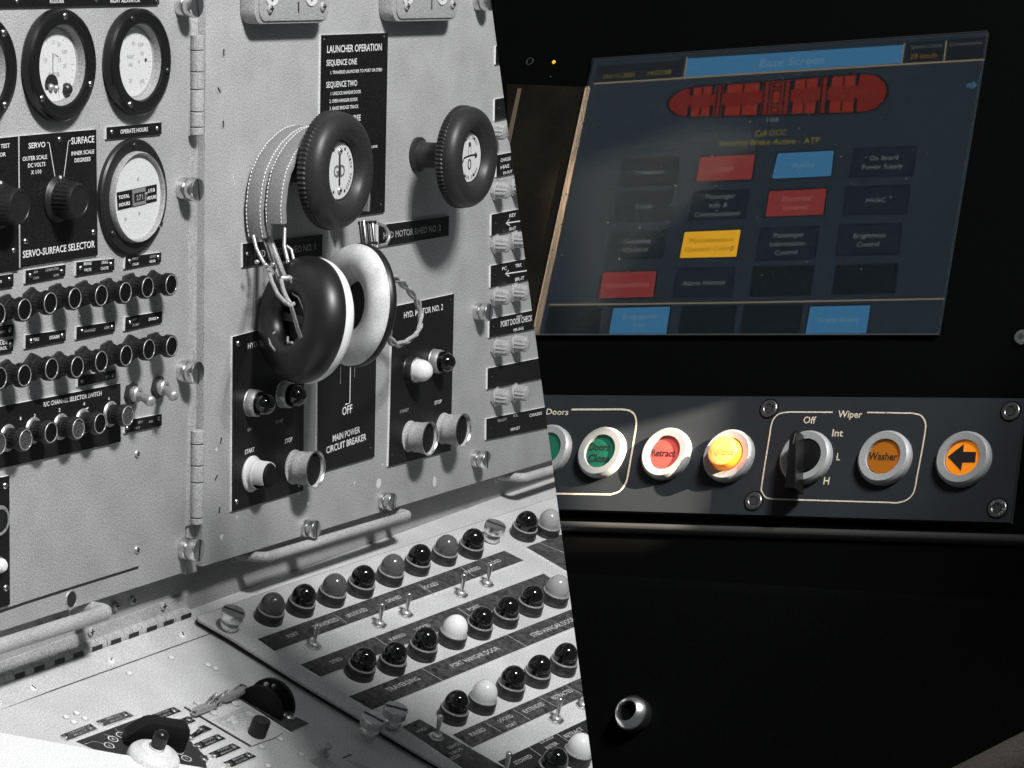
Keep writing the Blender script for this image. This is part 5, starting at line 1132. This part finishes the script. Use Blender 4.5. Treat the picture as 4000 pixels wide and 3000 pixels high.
# key lock and the rounded thing in the corner
LW = HB.off(2.0); Mr = LW.fr(2448, 2775, 12); Tn = thing('lock_ring', 'polished metal ring standing out of the dark lower console', 'lock', Mr)
MB().lathe([(8.6, -1), (9.3, 4), (9.3, 7.5), (8.9, 8.4), (6.4, 12.4), (5.6, 12.6), (5.2, 11.8), (5.0, 4)], 56, mat('lock_chrome', .8, .25, 1)).build('ring', Tn, smooth=50)
MB().lathe([(5.3, 9.5), (0, 9.5)], 40, KB).build('key_face', Tn)
Mr = HB.fr(3990, 3050, 30); Tn = thing('padded_grip', 'out of focus brown-grey rounded grip at the lower right corner', 'grip', Mr)
c = Vector((0, 0, 24)); q1 = L2(Mr, HB.hit(3660, 3150, 24)); q2 = L2(Mr, HB.hit(4330, 2840, 24))
dv = (q2-q1)
MB().tube([q1-dv*.3-Vector((0, 0, 8)), q1-dv*.1-Vector((0, 0, 2)), q1, (q1+q2)/2, q2, q2+dv*.2], [3, 9, 12.5, 14, 15, 15], 28, mat('grip_grey', (.04, .035, .032), .7, spec=.2, grain=.2)).build('grip_body', Tn, smooth=70)

# ------------------------------------------------------------------ gobo added to shape the sun patch (off to the upper right of the picture)
sdir = (SUN-PATCH).normalized(); GO = PATCH + sdir*.62
GP = Plane(GO, sdir.cross(Z), sdir); M = GP.fr(*proj(GO), 0); Tn = thing('sun_gobo', 'unseen dark panel with openings, added to shape the sunlight on the console', 'light mask', M)
def gp(x, y, pl=KON):
    p = pl.hit(x, y); d = (p-SUN); t = (GO-SUN).dot(sdir)/d.dot(sdir); return tuple(L2(M, SUN + d*t).xy)
cu = bpy.data.curves.new('g', 'CURVE'); cu.dimensions = '2D'; cu.fill_mode = 'BOTH'; cu.extrude = 1.0
def spl(P):
    s_ = cu.splines.new('POLY'); s_.points.add(len(P)-1); s_.use_cyclic_u = True
    for k, p in enumerate(P): s_.points[k].co = (p[0], p[1], 0, 1)
spl([(-130, -130), (130, -130), (130, 130), (-130, 130)])
spl([gp(*p) for p in ((2250, 1738), (2300, 1715), (2480, 1668), (2815, 1582), (2790, 1760), (2732, 2000), (2650, 2100), (2290, 2100))])
spl([gp(*p, HB) for p in ((2110, 400), (2300, 345), (2700, 470), (2900, 560), (2640, 820), (2330, 1100), (2260, 1320), (2210, 1320))])
oc = bpy.data.objects.new('g', cu); COL.objects.link(oc); dg = bpy.context.evaluated_depsgraph_get(); dg.update(); me = bpy.data.meshes.new_from_object(oc.evaluated_get(dg)); bpy.data.objects.remove(oc)
me.name = 'gobo_panel'; me.materials.clear(); me.materials.append(KB); o = bpy.data.objects.new('gobo_panel', me); COL.objects.link(o); o.parent = Tn
